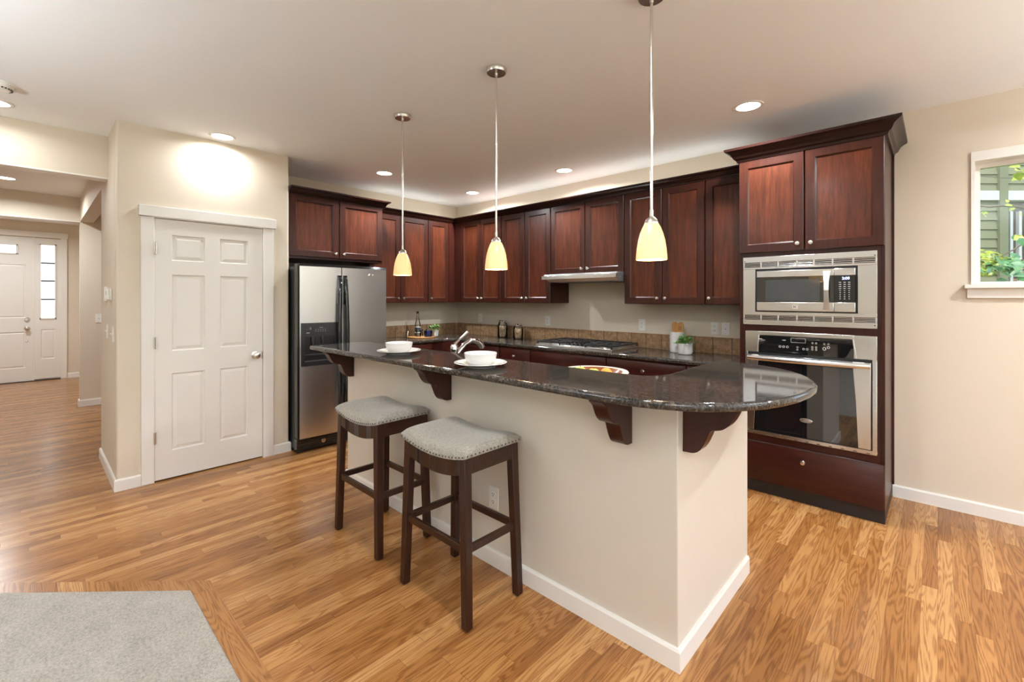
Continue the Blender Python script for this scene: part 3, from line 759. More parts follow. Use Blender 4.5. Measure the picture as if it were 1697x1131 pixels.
for y0, y1, d in ((RY0+.012, FS-.004, dl), (FS+.004, RY1-.002, dr)):
    m = MB(); N = 10
    for k in range(N):
        a, b = y0+(y1-y0)*k/N, y0+(y1-y0)*(k+1)/N
        m.hexa([(-4.31, a, 1.715), (bow(a)+.002, a, 1.715), (bow(b)+.002, b, 1.715), (-4.31, b, 1.715), (-4.31, a, RZ), (bow(a)-.004, a, RZ), (bow(b)-.004, b, RZ), (-4.31, b, RZ)])
    m.build('top_cap', BLACKG, d)
MB().box((-4.31, RY0+.0, .135), (-4.245, RY0+.0115, 1.735)).build('edge_trim', BLACKG, dl)
for y, d, sgn in ((FS-.026, dl, -1), (FS+.030, dr, 1)):
    m = MB(); x = bow(y)
    pts = [(x+.002, y+sgn*.004*0, 1.625), (x+.022, y, 1.60), (x+.030, y+sgn*.004, 1.45), (x+.036, y+sgn*.012, 1.15), (x+.036, y+sgn*.012, .85), (x+.030, y+sgn*.004, .55), (x+.022, y, .36), (x+.002, y, .335)]
    m.tube(pts, [.016, .019, .020, .020, .020, .020, .019, .016], 12); 
    m.box((x-.003, y-.018, 1.36), (x+.02, y+.018, 1.64)); m.box((x-.003, y-.018, .32), (x+.02, y+.018, .60))
    m.build('handle', BLACKG, d, bevel=.003)
# dispenser
xq = lambda y: bow(y)
dpy0, dpy1, dpz0, dpz1 = 1.684, 2.022, .795, 1.192
m = MB()
def dbar(y0, y1, z0, z1, pr0, pr1=None):
    N = 6
    for k in range(N):
        a, b = y0+(y1-y0)*k/N, y0+(y1-y0)*(k+1)/N; q = pr0
        m.hexa([(-4.245, a, z0), (bow(a)+q, a, z0), (bow(b)+q, b, z0), (-4.245, b, z0), (-4.245, a, z1), (bow(a)+q, a, z1), (bow(b)+q, b, z1), (-4.245, b, z1)])
dbar(dpy0, dpy0+.030, dpz0, dpz1, .012); dbar(dpy1-.034, dpy1, dpz0, dpz1, .012); dbar(dpy0+.03, dpy1-.034, 1.062, dpz1, .011); dbar(dpy0+.03, dpy1-.034, dpz0, .838, .012)
disp = m.build('ice_dispenser', BLACKP, dl, bevel=.002)
m = MB(); dbar(dpy0+.03, dpy1-.034, .838, 1.062, .0025); m.build('recess', simple('recess_black', (.004, .004, .005), .3), disp)
m = MB(); dbar(dpy0+.034, dpy0+.27, .838, .846, .006); dbar(dpy0+.034, dpy0+.27, .895, .903, .004); m.build('drip_tray', simple('grey_tray', (.20, .20, .21), .25, metal=.7), disp)
for k in range(2): MB().tube([(-4.212, 1.79+k*.09, 1.062), (-4.206, 1.79+k*.09, 1.02), (-4.202, 1.79+k*.09, .985)], [.024, .02, .012], 12).build('paddle', BLACKP, disp)
m = MB(); yy = 1.735
m.box((bow(1.75)+.011, 1.722, 1.125), (bow(1.75)+.0118, 1.768, 1.150))
m.build('display_window', BLACKG, disp)
MB().box((bow(1.765)+.0112, 1.762, 1.130), (bow(1.765)+.0128, 1.7675, 1.152)).build('panel_mark', PRINT, disp); MB().box((bow(1.74)+.0112, 1.727, 1.098), (bow(1.74)+.0122, 1.760, 1.104)).build('panel_mark', PRINT, disp)
for k in range(5):
    for r in range(2): y = 1.812+k*.022; MB().box((bow(y)+.0112, y-.005, 1.112+r*.016), (bow(y)+.0122, y+.005, 1.115+r*.016)).build('button_mark', PRINT, disp)
MB().box((bow(1.86)+.0112, 1.845, 1.146), (bow(1.86)+.0122, 1.878, 1.1495)).build('panel_mark', PRINT, disp)
m = MB(); y = 2.375; m.M = Matrix.Translation((bow(y)+.0005, y, 1.652)) @ Matrix(((0, 0, 1, 0), (.034, 0, 0, 0), (0, .0135, 0, 0), (0, 0, 0, 1))); m.lathe([(0, 0), (1, 0), (1, .003), (.9, .0045), (0, .0045)], n=32); bo = m.build('badge', NICKEL, dr)
m = MB(); m.M = Matrix.Translation((bow(y)+.0051, y, 1.652)) @ Matrix(((0, 0, 1, 0), (.029, 0, 0, 0), (0, .0100, 0, 0), (0, 0, 0, 1))); m.box((-.6, -.12, 0), (.6, .12, .0004)); m.build('badge_mark', bpy.data.materials['badge_dark'], bo)
m = MB(); m.box((-4.315, RY0, .012), (-4.258, RY1, .128))
for k in range(4): z = .03+k*.022; m.box((-4.258, RY0+.02, z), (-4.252, RY1-.02, z+.012))
m.box((-4.30, RY0, 0), (-4.25, RY0+.05, .03)); m.box((-4.30, RY1-.05, 0), (-4.25, RY1, .03))
gr = m.build('base_grille', BLACKG, r0, bevel=.003)
m = MB().fr((-4.251, 1.905, .072), *XP); m.lathe([(0, 0), (.021, 0), (.021, .003), (.016, .005), (0, .005)], n=24); bo = m.build('badge', NICKEL, gr)

# ------------------------------------------------------------------ base cabinets and worktops
CT = .922; CU = .886
BY = 3.641                       # carcass front plane, doors .021 proud
def base_cab(x0, x1, label, drawers, doors):
    t = root('base_cabinet', ((x0+x1)/2, WY, 0), label, 'cabinet', 'base cabinets')
    MB().box((x0, BY, .10), (x1, WY-.002, CU-.001)).build('body', CH_B, t)
    MB().box((x0, BY+.06, 0), (x1, BY+.08, .10)).build('toe_kick', KICK, t)
    for a, b, kx in drawers: cab_drawer(t, YM, (0, BY, 0), a, b, .715, .872, None if kx is None else (kx, .790))
    for a, b, kx in doors: cab_door(t, YM, (0, BY, 0), a, b, .105, .708, (kx, .65))
    return t
base_cab(-3.600, -3.142, 'narrow cherry base cabinet with one drawer left of the cooktop', [(-3.598, -3.144, -3.372)], [(-3.598, -3.144, -3.18)])
base_cab(-3.140, -2.222, 'wide cherry base cabinet with a plain panel below the cooktop', [(-3.138, -2.224, None)], [(-3.138, -2.683, -2.72), (-2.680, -2.224, -2.645)])
base_cab(-2.220, -1.482, 'cherry base cabinet with one knobbed drawer right of the cooktop', [(-2.218, -1.484, -1.851)], [(-2.218, -1.853, -1.89), (-1.850, -1.484, -1.815)])
base_cab(-1.480, -1.090, 'cherry base cabinet tucked against the tall oven cabinet', [(-1.478, -1.092, -1.285)], [(-1.478, -1.092, -1.44)])
BX = -4.471
t = root('base_cabinet', (FX, 2.9, 0), 'cherry base cabinet beside the refrigerator under the tray', 'cabinet', 'base cabinets')
MB().box((FX+.002, 2.585, .10), (BX, 3.33, CU-.001)).build('body', CH_B, t)
MB().box((BX-.08, 2.585, 0), (BX-.06, 3.33, .10)).build('toe_kick', KICK, t)
cab_drawer(t, XP, (BX, 0, 0), 2.59, 3.325, .715, .872, (2.96, .79), cherry('cherry_drawer_side', (.034, .0085, .0052), (.115, .024, .013), 'y'))
cab_door(t, XP, (BX, 0, 0), 2.59, 2.956, .105, .708, (2.92, .65)); cab_door(t, XP, (BX, 0, 0), 2.959, 3.325, .105, .708, (3.0, .65))
t = root('base_cabinet', (FX, 3.8, 0), 'cherry corner base cabinet with an angled front', 'cabinet', 'base cabinets')
MB().prism([(FX+.002, 3.335), (BX, 3.335), (BX, 3.46), (-4.18, BY), (-3.605, BY), (-3.605, WY-.002), (FX+.002, WY-.002)], .10, CU-.001).build('body', CH_B, t)
MB().prism([(FX+.1, 3.335), (BX-.07, 3.335), (BX-.07, 3.49), (-4.21, BY+.07), (-3.605, BY+.07), (-3.605, WY-.1), (FX+.1, WY-.1)], 0, .10).build('toe_kick', KICK, t)
cab_drawer(t, YM, (0, BY, 0), -4.13, -3.607, .715, .872, (-3.87, .79)); cab_door(t, YM, (0, BY, 0), -4.13, -3.607, .105, .708, (-3.65, .65))

EDGE_Y, EDGE_X = 3.602, -4.432
arc = []
c0 = (EDGE_X+.16, EDGE_Y-.16)
for k in range(9):
    a = PI + (PI/2-PI)*k/8
    arc.append((EDGE_X+.16+.16*math.cos(a), EDGE_Y-.16+.16*math.sin(a)))
wt = MB().prism([(FX+.003, 2.580), (EDGE_X, 2.580)]+arc+[(-1.089, EDGE_Y), (-1.089, WY-.003), (FX+.003, WY-.003)], CU, CT).build('kitchen_worktop', GRANITE, bevel=.012, seg=4)
tag(wt, 'dark granite worktop running round the corner under the wall cabinets', 'worktop')
m = MB().box((FX+.012, WY-.012, CT), (-1.089, WY-.001, 1.068)).box((FX+.001, 2.58, CT), (FX+.012, WY-.012, 1.068), 1)
tag(m.build('tile_backsplash', [TILE, TILEY], bevel=.001), 'row of brown stone tiles along the wall behind the worktop', 'backsplash')

# ---- range hood
h0 = root('range_hood', (-2.64, WY, 1.58), 'slim stainless pull-out range hood under the short cabinet', 'range hood')
MB().box((-3.088, 3.742, 1.617), (-2.191, 3.772, 1.655)).build('visor', STEEL, h0, bevel=.002)
m = MB(); m.box((-3.080, 3.772, 1.630), (-2.196, WY-.003, 1.671))
m.hexa([(-3.02, 3.80, 1.588), (-2.20, 3.80, 1.588), (-2.20, WY-.02, 1.588), (-3.02, WY-.02, 1.588), (-3.075, 3.775, 1.630), (-2.198, 3.775, 1.630), (-2.198, WY-.01, 1.630), (-3.075, WY-.01, 1.630)]); m.build('body', simple('grey_hood_metal', (.40, .40, .39), .35, metal=.8), h0, bevel=.004)
MB().box((-2.86, 3.86, 1.583), (-2.32, 4.15, 1.588)).build('filter', simple('filter_mesh', (.10, .10, .10), .5, metal=.5), h0)

# ---- gas cooktop
g0 = root('gas_cooktop', (-2.645, 3.94, CT), 'stainless gas cooktop with black iron grates set in the worktop', 'cooktop')
GX0, GX1, GY0, GY1 = -3.105, -2.190, 3.672, 4.188
m = MB(); m.box((GX0, GY0, CT), (GX1, GY1, CT+.020)); m.box((GX0+.02, GY0+.03, CT+.020), (GX1-.02, GY1-.02, CT+.023)); m.build('tray', STEEL, g0, bevel=.005)
burn = [(-2.94, 3.81), (-2.94, 4.06), (-2.645, 4.02), (-2.36, 3.81), (-2.36, 4.06)]
for x, y in burn:
    m = MB(); m.lathe([(.055, 0), (.055, .008), (.040, .014), (0, .014)], (x, y, CT+.023), 24); b = m.build('burner', NICKEL, g0)
    MB().lathe([(.034, .0), (.036, .004), (.030, .010), (0, .011)], (x, y, CT+.037), 24).build('burner_cap', IRON, b)
for x0, x1, in ((GX0+.012, -2.80), (-2.795, -2.497), (-2.492, GX1-.012)):
    m = MB(); y0, y1 = GY0+(.015 if x0 != -2.795 else .15), GY1-.012; z = CT+.046; r = .0065
    for a, b in (((x0, y0), (x1, y0)), ((x0, y1), (x1, y1)), ((x0, y0), (x0, y1)), ((x1, y0), (x1, y1)), ((x0, (y0+y1)/2), (x1, (y0+y1)/2)), (((x0+x1)/2, y0), ((x0+x1)/2, y0+.10)), (((x0+x1)/2, y1), ((x0+x1)/2, y1-.10)), (((x0+x1)/2, (y0+y1)/2-.07), ((x0+x1)/2, (y0+y1)/2+.07))):
        m.box((min(a[0], b[0])-r, min(a[1], b[1])-r, z-.008), (max(a[0], b[0])+r, max(a[1], b[1])+r, z+.006))
    for yy in ((y0*.75+y1*.25), (y0*.25+y1*.75)): m.box((x0, yy-r, z-.006), (x0+.085, yy+r, z+.008)); m.box((x1-.085, yy-r, z-.006), (x1, yy+r, z+.008))
    for x in (x0, x1):
        for y in (y0, y1): m.box((x-.008, y-.008, CT+.018), (x+.008, y+.008, z))
    m.build('grate', IRON, g0, bevel=.002)
for k in range(5):
    x = -2.745+k*.050; m = MB(); m.lathe([(.021, 0), (.019, .022), (.015, .026), (0, .026)], (x, GY0+.075, CT+.022), 18); m.box((x-.004, GY0+.058, CT+.046), (x+.004, GY0+.092, CT+.056)); m.build('knob', BLACKG, g0)

# ------------------------------------------------------------------ island
IY, IX0, IX1 = 1.69, -3.348, -.722
BT, BU = 1.062, 1.030
IWP = paint('island_wall_paint', (.655, .60, .52), .5, .10)
struct(MB().box((IX0, IY, 0), (IX1, IY+.12, BU)).build('wall_island', IWP, bevel=.004)); struct(MB().box((IX1-.12, IY+.116, 0), (IX1, 2.555, BU)).build('wall_island_end', IWP))
baseboard('baseboard_island', [(IX0, 1.80), (IX0, IY), (IX1, IY), (IX1, 2.545)])
out = [(-3.462, 1.442), (-3.0, 1.446), (-2.0, 1.450), (-1.3, 1.453), (-.98, 1.455), (-.90, 1.458), (-.83, 1.464), (-.765, 1.475), (-.70, 1.495), (-.64, 1.523), (-.58, 1.563), (-.525, 1.615), (-.475, 1.68), (-.430, 1.755), (-.395, 1.845), (-.371, 1.94), (-.356, 2.05), (-.353, 2.15), (-.362, 2.24), (-.384, 2.325), (-.418, 2.41), (-.465, 2.495), (-.525, 2.575), (-.60, 2.640), (-.68, 2.683), (-.76, 2.705), (-.83, 2.710), (-.885, 2.700), (-.918, 2.670), (-.932, 2.625), (-.934, 2.50), (-.932, 2.35), (-.928, 2.20), (-.932, 2.09), (-.945, 2.02), (-.972, 1.970), (-1.02, 1.945), (-1.10, 1.936), (-1.4, 1.932), (-2.2, 1.925), (-3.0, 1.920), (-3.474, 1.918)]
tag(MB().prism(out, BU, BT).build('bar_countertop', GRANITE, bevel=.0135, seg=4, sharp=40), 'polished dark granite raised bar top with a rounded end on the island', 'countertop')
m = MB().box((IX0, 1.81, CU), (-.845, 2.455, CT))
tag(m.build('island_worktop', GRANITE, bevel=.01, seg=3), 'lower granite worktop behind the raised bar carrying faucet and fruit bowl', 'worktop')
t = root('island_cabinet', (-2.1, 2.1, 0), 'cherry cabinet run on the kitchen side of the island', 'cabinet')
MB().box((IX0, 1.812, .10), (-.845, 2.40, CU-.001)).build('body', CH_B, t)
MB().box((IX0, 2.32, 0), (-.845, 2.34, .10)).build('toe_kick', KICK, t)
FB = ((-1, 0, 0), (0, 0, 1), (0, 1, 0))
for k in range(6): a = .847+k*.4165; cab_door(t, FB, (0, 2.40, 0), a, a+.4145, .105, .87, (a+(.37 if k % 2 == 0 else .04), .80))

def corbel_outline():
    px = [(1180, 415), (1165, 424), (1140, 435), (1120, 450), (1104, 472), (1085, 495), (1064, 515), (1040, 531), (1016, 543), (990, 550), (960, 555), (935, 557), (918, 565), (905, 580), (893, 600), (880, 620), (866, 641), (850, 660), (832, 677), (810, 690), (786, 698), (760, 702), (720, 703), (685, 703)]
    return [(0, 0), (.222, 0)]+[((x-685)/495*.222, -(y-409)/294*.205) for x, y in px]
CO = corbel_outline()
def corbel(x, label, end=False):
    m = MB()
    if not end: m.fr((x, IY, BU), (0, -1, 0), (0, 0, 1), (-1, 0, 0)); loc = (x, IY, BU-.2)
    else: m.fr((IX1, IY+.045, BU), (1, 0, 0), (0, 0, 1), (0, 1, 0)); loc = (IX1, IY+.045, BU-.2)
    m.prism(CO, 0, .066)
    o = m.build('corbel', CH_B, bevel=.002, sharp=30)
    tag(o, label, 'bracket', 'wooden brackets under the bar top')
corbel(-3.242, 'dark wood bracket under the bar at the refrigerator end')
corbel(-2.075, 'dark wood bracket under the bar above the two stools')
corbel(-.912, 'dark wood bracket on the long island face near the rounded bar end')
corbel(0, 'dark wood bracket on the short end face of the island under the rounded bar', True)

# ------------------------------------------------------------------ bar stools
def make_stool(loc):
    t = root('bar_stool', loc)
    L = Vector(loc)
    fx, fy, tx, ty, zt, a = .234, .160, .207, .148, .735, .0205
    def W(x, y, z): return (x+L.x, y+L.y, z)
    def dip(x): return -.030*(1-(x/.23)**2)
    for sx in (-1, 1):
        for sy in (-1, 1):
            m = MB(); b = .0185
            zq = zt-.008 if True else zt
            m.hexa([W(sx*fx-b, sy*fy-b, .006), W(sx*fx+b, sy*fy-b, .006), W(sx*fx+b, sy*fy+b, .006), W(sx*fx-b, sy*fy+b, .006), W(sx*tx-a, sy*ty-a, zq), W(sx*tx+a, sy*ty-a, zq), W(sx*tx+a, sy*ty+a, zq), W(sx*tx-a, sy*ty+a, zq)])
            lg = m.build('leg', STOOLW, t, bevel=.003)
            MB().lathe([(.010, 0), (.012, .006)], W(sx*fx, sy*fy, 0), 12).build('glide', BLACKP, lg)
    def lerp(z): q = (z-.006)/(zt-.006); return fx+(tx-fx)*q, fy+(ty-fy)*q
    x, y = lerp(.33)
    for sy in (-1, 1): MB().box(W(-x+.015, sy*y-.010, .318), W(x-.015, sy*y+.010, .350)).build('stretcher', STOOLX, t, bevel=.002)
    for sx in (-1, 1): MB().box(W(sx*x-.010, -y+.015, .318), W(sx*x+.010, y-.015, .350)).build('stretcher', STOOLX, t, bevel=.002)
    N = 16
    for sy in (-1, 1):
        m = MB(); xs_ = [-.222+.444*k/N for k in range(N+1)]
        for p, q in zip(xs_, xs_[1:]):
            y0, y1 = sorted((sy*(ty+a-.001), sy*(ty+a-.022)))
            zb = lambda v: zt-.072+dip(v)*1.35
            m.hexa([W(p, y0, zb(p)), W(q, y0, zb(q)), W(q, y1, zb(q)), W(p, y1, zb(p)), W(p, y0, zt+dip(p)), W(q, y0, zt+dip(q)), W(q, y1, zt+dip(q)), W(p, y1, zt+dip(p))])
        m.build('apron', STOOLX, t)
    for sx in (-1, 1):
        x0, x1 = sorted((sx*(tx+a-.001), sx*(tx+a-.022)))
        m = MB().box(W(x0, -ty, zt-.078), W(x1, ty, zt)); m.build('apron', STOOLX, t)
    # saddle cushion
    m = MB(); NU, NV = 40, 28; A, B = .240, .180
    def sup(c): return math.copysign(abs(c)**.42, c)
    grid = {}
    def edge(u, v): return max(abs(u), abs(v))
    top = []
    for j in range(NV+1):
        row = []
        for i in range(NU+1):
            u = -1+2*i/NU; v = -1+2*j/NV
            h = .050*((1-abs(u)**6)*(1-abs(v)**5))**.45 + .014
            row.append(m.P(W(A*u, B*v, zt+dip(A*u)*(1.0)+h)))
        top.append(row)
    for j in range(NV):
        for i in range(NU): m.F((top[j][i], top[j][i+1], top[j+1][i+1], top[j+1][i]))
    ring = [(i, 0) for i in range(NU)]+[(NU, j) for j in range(NV)]+[(i, NV) for i in range(NU, 0, -1)]+[(0, j) for j in range(NV, 0, -1)]
    low = []
    for i, j in ring:
        u = -1+2*i/NU; v = -1+2*j/NV; low.append(m.P(W(A*u*.995, B*v*.995, zt+dip(A*u)-.004)))
    n = len(ring)
    for k in range(n):
        i, j = ring[k]; i2, j2 = ring[(k+1) % n]; m.F((top[j][i], low[k], low[(k+1) % n], top[j2][i2]))
    m.F(low)
    seat = m.build('seat', LINEN, t, sharp=50)
    m = MB()
    for k in range(21):
        x = -.228+.456*k/20
        for sy in (-1, 1): m.ball(W(x, sy*(B+.0005), zt+dip(x)+.006), (.0042, .003, .0042), 8, 6)
    for k in range(15):
        y = -.163+.326*k/14
        for sx in (-1, 1): m.ball(W(sx*(A+.0005), y, zt+dip(.24)+.006), (.003, .0042, .0042), 8, 6)
    m.build('nailhead_trim', simple('bronze_nailheads', (.10, .075, .05), .35, metal=.9) if 'bronze_nailheads' not in bpy.data.materials else bpy.data.materials['bronze_nailheads'], seat)
    return t
sA = make_stool((-2.445, 1.455, 0))
tag(sA, 'grey linen saddle-seat bar stool nearer the refrigerator, at the bar', 'bar stool', 'bar stools')
sB = copy_tree(sA, (-1.700, 1.438, 0))
tag(sB, 'grey linen saddle-seat bar stool nearer the camera, beside the wall outlet', 'bar stool', 'bar stools')

# ------------------------------------------------------------------ pendant lights
def make_pendant(x, y):
    t = root('pendant_light', (x, y, CEIL))
    MB().lathe([(.060, 0), (.060, -.012), (.054, -.024), (.010, -.026), (.0085, -.045), (0, -.045)], (x, y, CEIL), 32).build('canopy', NICKEL, t)
    MB().tube([(x, y, CEIL-.04), (x, y, 1.775)], .0062, 12).tube([(x, y, 2.30), (x, y, 2.315)], .0075, 12).tube([(x, y, 1.765), (x, y, 1.80)], .0085, 12).build('rod', NICKEL, t)
    MB().lathe([(.0085, .030), (.012, .026), (.024, .016), (.030, .002), (.030, -.002), (0, -.002)], (x, y, 1.742), 32).build('cap', NICKEL, t)
    pr = [(.029, 1.742), (.038, 1.725), (.048, 1.70), (.056, 1.67), (.0615, 1.635), (.0645, 1.605), (.0655, 1.585)]
    inn = [(r-.003, z) for r, z in pr[::-1]]
    sh = MB().lathe(pr+inn, (x, y, 0), 40, cap0=False, cap1=False).build('shade', SHADE, t)
    MB().ball((x, y, 1.672), (.021, .021, .027), 16, 10).tube([(x, y, 1.695), (x, y, 1.74)], .012, 12).build('bulb', BULB, t)
    d = bpy.data.lights.new('pendant_bulb', 'POINT'); d.energy = PENDANT_W; d.color = (1, .80, .55); d.shadow_soft_size = .03
    l = bpy.data.objects.new('pendant_bulb', d); COL.objects.link(l); l.parent = t; l.location = (0, 0, 1.625-CEIL)
    return t
p1 = make_pendant(-2.80, 1.83)
G = 'pendants over the bar'
tag(p1, 'amber glass pendant above the refrigerator end of the bar', 'pendant light', G)
p2 = copy_tree(p1, (-1.845, 1.83, CEIL)); tag(p2, 'amber glass pendant in the middle, above the bar', 'pendant light', G)
p3 = copy_tree(p1, (-.897, 1.83, CEIL)); tag(p3, 'amber glass pendant nearest the camera, above the rounded bar end', 'pendant light', G)

# ------------------------------------------------------------------ recessed lights
def make_down(x, y, watts):
    t = root('recessed_downlight', (x, y, CEIL))
    MB().lathe([(.074, 0), (.094, 0), (.094, -.004), (.088, -.007), (.074, -.005)], (x, y, CEIL), 36, cap0=False, cap1=False).build('trim_ring', WHITE, t)
    MB().lathe([(0, -.003), (.075, -.003), (.075, -.001), (0, -.001)], (x, y, CEIL), 36).build('lens', LENS, t)
    d = bpy.data.lights.new('downlight_lamp', 'AREA'); d.shape = 'DISK'; d.size = .13; d.energy = watts; d.color = LAMP_COL; d.spread = math.radians(165)
    l = bpy.data.objects.new('downlight_lamp', d); COL.objects.link(l); l.parent = t; l.location = (0, 0, -.012)
    return t
G = 'recessed ceiling downlights'
def down_copy(x, y, watts):
    c = copy_tree(dn, (x, y, CEIL))
    for ch in c.children:
        if ch.type == 'LIGHT': ch.data = ch.data.copy(); ch.data.energy = watts
    return c
dn = make_down(-4.235, 1.067, LAMP_W*.2); tag(dn, 'recessed ceiling light over the white panelled pantry door', 'ceiling light', G)
for x, y, q, lb in ((-4.231, 2.542, 1, 'recessed ceiling light in front of the refrigerator'), (-4.218, 3.766, 1, 'recessed ceiling light in the cabinet corner of the kitchen'), (-2.795, 3.754, 1, 'recessed ceiling light in front of the range hood'), (-.944, 3.362, .9, 'recessed ceiling light in front of the tall oven cabinet'), (-4.60, -.17, .11, 'recessed ceiling light beside the smoke detector, before the hall'), (-7.41, -.19, .9, 'recessed ceiling light in the entry hall ceiling')):
    tag(down_copy(x, y, LAMP_W*q), lb, 'ceiling light', G)
G2 = 'ceiling downlights outside the picture'
for x, y, q in ((1.15, 3.45, .95), (-.95, 1.067, .6), (1.3, .9, .7), (-10.0, -.4, .9)):  # nook and bar lamps inferred from shadows; the others added to raise the light
    tag(down_copy(x, y, LAMP_W*q), 'unseen recessed ceiling light in another part of the room beyond the picture edge', 'ceiling light', G2)

# strip lights added behind the crown moulding to brighten the ceiling and upper wall
FILL_STRIPM = emitter('fill_strip_lens', (1, .93, .82), 1.0)
def strip(a, b, z, label):
    a, b = Vector((*a, z)), Vector((*b, z)); c = (a+b)/2; L = (b-a).length; ang = math.atan2(b.y-a.y, b.x-a.x)
    m = MB(); m.M = Matrix.Translation(c) @ Matrix.Rotation(ang, 4, 'Z'); m.box((-L/2, -.015, 0), (L/2, .015, .012)); o = m.build('fill_strip_light', FILL_STRIPM); tag(o, label, 'strip light', 'strip lights added as fill above the cabinets')
    d = bpy.data.lights.new('fill_strip_lamp', 'AREA'); d.shape = 'RECTANGLE'; d.size = L; d.size_y = .03; d.energy = FILL_STRIP_W*L; d.color = (1, .97, .90)
    l = bpy.data.objects.new('fill_strip_lamp', d); COL.objects.link(l); l.parent = o; l.location = c+Vector((0, 0, .02)); l.rotation_euler = (PI, 0, ang)
strip((-4.88, 2.75), (-4.88, 4.0), 2.441, 'strip light added as fill on top of the cabinets along the refrigerator wall')
strip((-4.6, 4.07), (-1.2, 4.07), 2.441, 'strip light added as fill on top of the cabinets along the range wall')

# torchiere lamps added out of view to brighten the ceiling
def fill_uplight(x, y, watts, label):
    t = root('fill_floor_lamp', (x, y, .011 if y < .5 else 0), label, 'floor lamp', 'torchiere lamps added for ceiling fill'); z0 = t.location.z
    MB().lathe([(.14, 0), (.14, .012), (.12, .022), (.02, .03), (0, .03)], (x, y, z0), 32).build('base', NICKEL, t)
    MB().tube([(x, y, z0+.02), (x, y, 1.72)], .012, 12).build('pole', NICKEL, t)
    MB().lathe([(.02, 1.70), (.06, 1.715), (.13, 1.76), (.18, 1.83), (.174, 1.83), (.125, 1.765), (.055, 1.722), (0, 1.715)], (x, y, 0), 36).build('lamp_shade', WHITE, t)
    d = bpy.data.lights.new('ceiling_fill_lamp', 'AREA'); d.shape = 'DISK'; d.size = .22; d.energy = watts; d.color = (.90, .96, 1); d.spread = math.radians(165)
    l = bpy.data.objects.new('ceiling_fill_lamp', d); COL.objects.link(l); l.parent = t; l.location = (0, 0, 1.80-z0); l.rotation_euler = (PI, 0, 0)
fill_uplight(1.5, -1.3, FILL_W, 'torchiere added to brighten the ceiling, on the carpet behind the camera'); fill_uplight(2.3, 2.7, FILL_W*.95, 'torchiere added to brighten the ceiling, in the dining nook right of the picture'); fill_uplight(-2.6, -1.6, FILL_W*.8, 'torchiere added to brighten the ceiling, on the carpet left of the picture')

# smoke detector
m = MB().lathe([(.072, 0), (.072, -.006), (.066, -.010), (.062, -.030), (.050, -.040), (.046, -.044), (0, -.046)], (-4.172, -.135, CEIL), 36)
sd = m.build('smoke_detector', PLATE); tag(sd, 'round white smoke detector on the ceiling at the left', 'smoke detector')
m = MB()
for k in range(22):
    a = 2*PI*k/22; c, s = math.cos(a), math.sin(a); m.box((-4.172+c*.0565-.004, -.135+s*.0565-.004, CEIL-.0395), (-4.172+c*.0565+.004, -.135+s*.0565+.004, CEIL-.034))
m.build('vent_slots', SLOT, sd)

# ------------------------------------------------------------------ outlets, switches, thermostats
def plate(name, o, frame, label, cat, kind='outlet', group=None, w=.070, h=.115):
    m = MB().fr(o, *frame); m.box((-w/2, -h/2, 0), (w/2, h/2, .006)); p = m.build(name, PLATE, bevel=.002); tag(p, label, cat, group)
    m = MB().fr(o, *frame)
    if kind == 'outlet':
        r = MB().fr(o, *frame)
        for z in (-.0195, .0195): r.prism([(.017*math.cos(a)*1.0, z+.0145*math.sin(a)) for a in [2*PI*k/20 for k in range(20)]], .006, .0085)
        r.build('socket', PLATE, p)
        for z in (-.0195, .0195): m.box((-.0075, z-.001, .0085), (-.0050, z+.008, .0089)); m.box((.0050, z-.001, .0085), (.0075, z+.008, .0089)); m.prism([(.003*math.cos(2*PI*k/10), z-.007+.003*math.sin(2*PI*k/10)) for k in range(10)], .0085, .0089)
        m.build('slots', SLOT, p)
    elif kind == 'switch':
        m.box((-.005, -.010, .006), (.005, .010, .008)); m.hexa([(-.004, -.004, .006), (.004, -.004, .006), (.004, .004, .006), (-.004, .004, .006), (-.003, .006, .022), (.003, .006, .022), (.003, .011, .020), (-.003, .011, .020)]); m.build('toggle', PLATE, p)
    else:
        m.box((-.004, -.004, .006), (.004, .004, .0068))
        for z in (-.042, .042): m.box((-.002, z-.002, .006), (.002, z+.002, .0066))
        m.build('jack', SLOT, p)
    return p
GO = 'wall outlets'
plate('wall_outlet', (-2.181, WY, 1.149), YM, 'white outlet on the wall right of the cooktop, left of the canister', 'outlet', group=GO)
plate('wall_outlet', (-1.470, WY, 1.147), YM, 'white outlet right of the canister, beside the jack plate', 'outlet', group=GO)
plate('jack_plate', (-1.374, WY, 1.145), YM, 'white phone jack plate next to the tall oven cabinet', 'wall plate', 'jack')
plate('wall_outlet', (-3.399, WY, 1.150), YM, 'white outlet on the wall between the jars and the cooktop', 'outlet', group=GO)
plate('wall_outlet', (-4.588, WY, 1.148), YM, 'white outlet on the back wall near the kitchen corner', 'outlet', group=GO)
plate('wall_outlet', (-1.720, IY, .358), YM, 'white outlet low on the island face behind the stool', 'outlet', group=GO)
plate('light_switch', (-4.93, HY, 1.150), YM, 'white toggle switch on the hall side wall, farther from the corner', 'light switch', 'switch', 'hall switches')
plate('light_switch', (-4.55, HY, 1.145), YM, 'white toggle switch on the hall side wall, nearer the pantry corner', 'light switch', 'switch', 'hall switches')
plate('light_switch', (-8.17, .625, 1.150), XP, 'white switch plate on the pale wall at the end of the hall', 'light switch', 'jack', 'hall switches')
th = MB().fr((-4.70, HY, 1.450), *YM).box((-.06, -.047, 0), (.06, .047, .012)).box((-.055, -.043, .012), (.055, .043, .030)).build('thermostat', PLATE, bevel=.004)
tag(th, 'white thermostat on the hall side wall near the pantry corner', 'thermostat')
MB().fr((-4.70, HY, 1.450), *YM).box((-.035, -.005, .030), (.02, .025, .0306)).build('screen', simple('lcd_grey', (.28, .32, .28), .3), th)
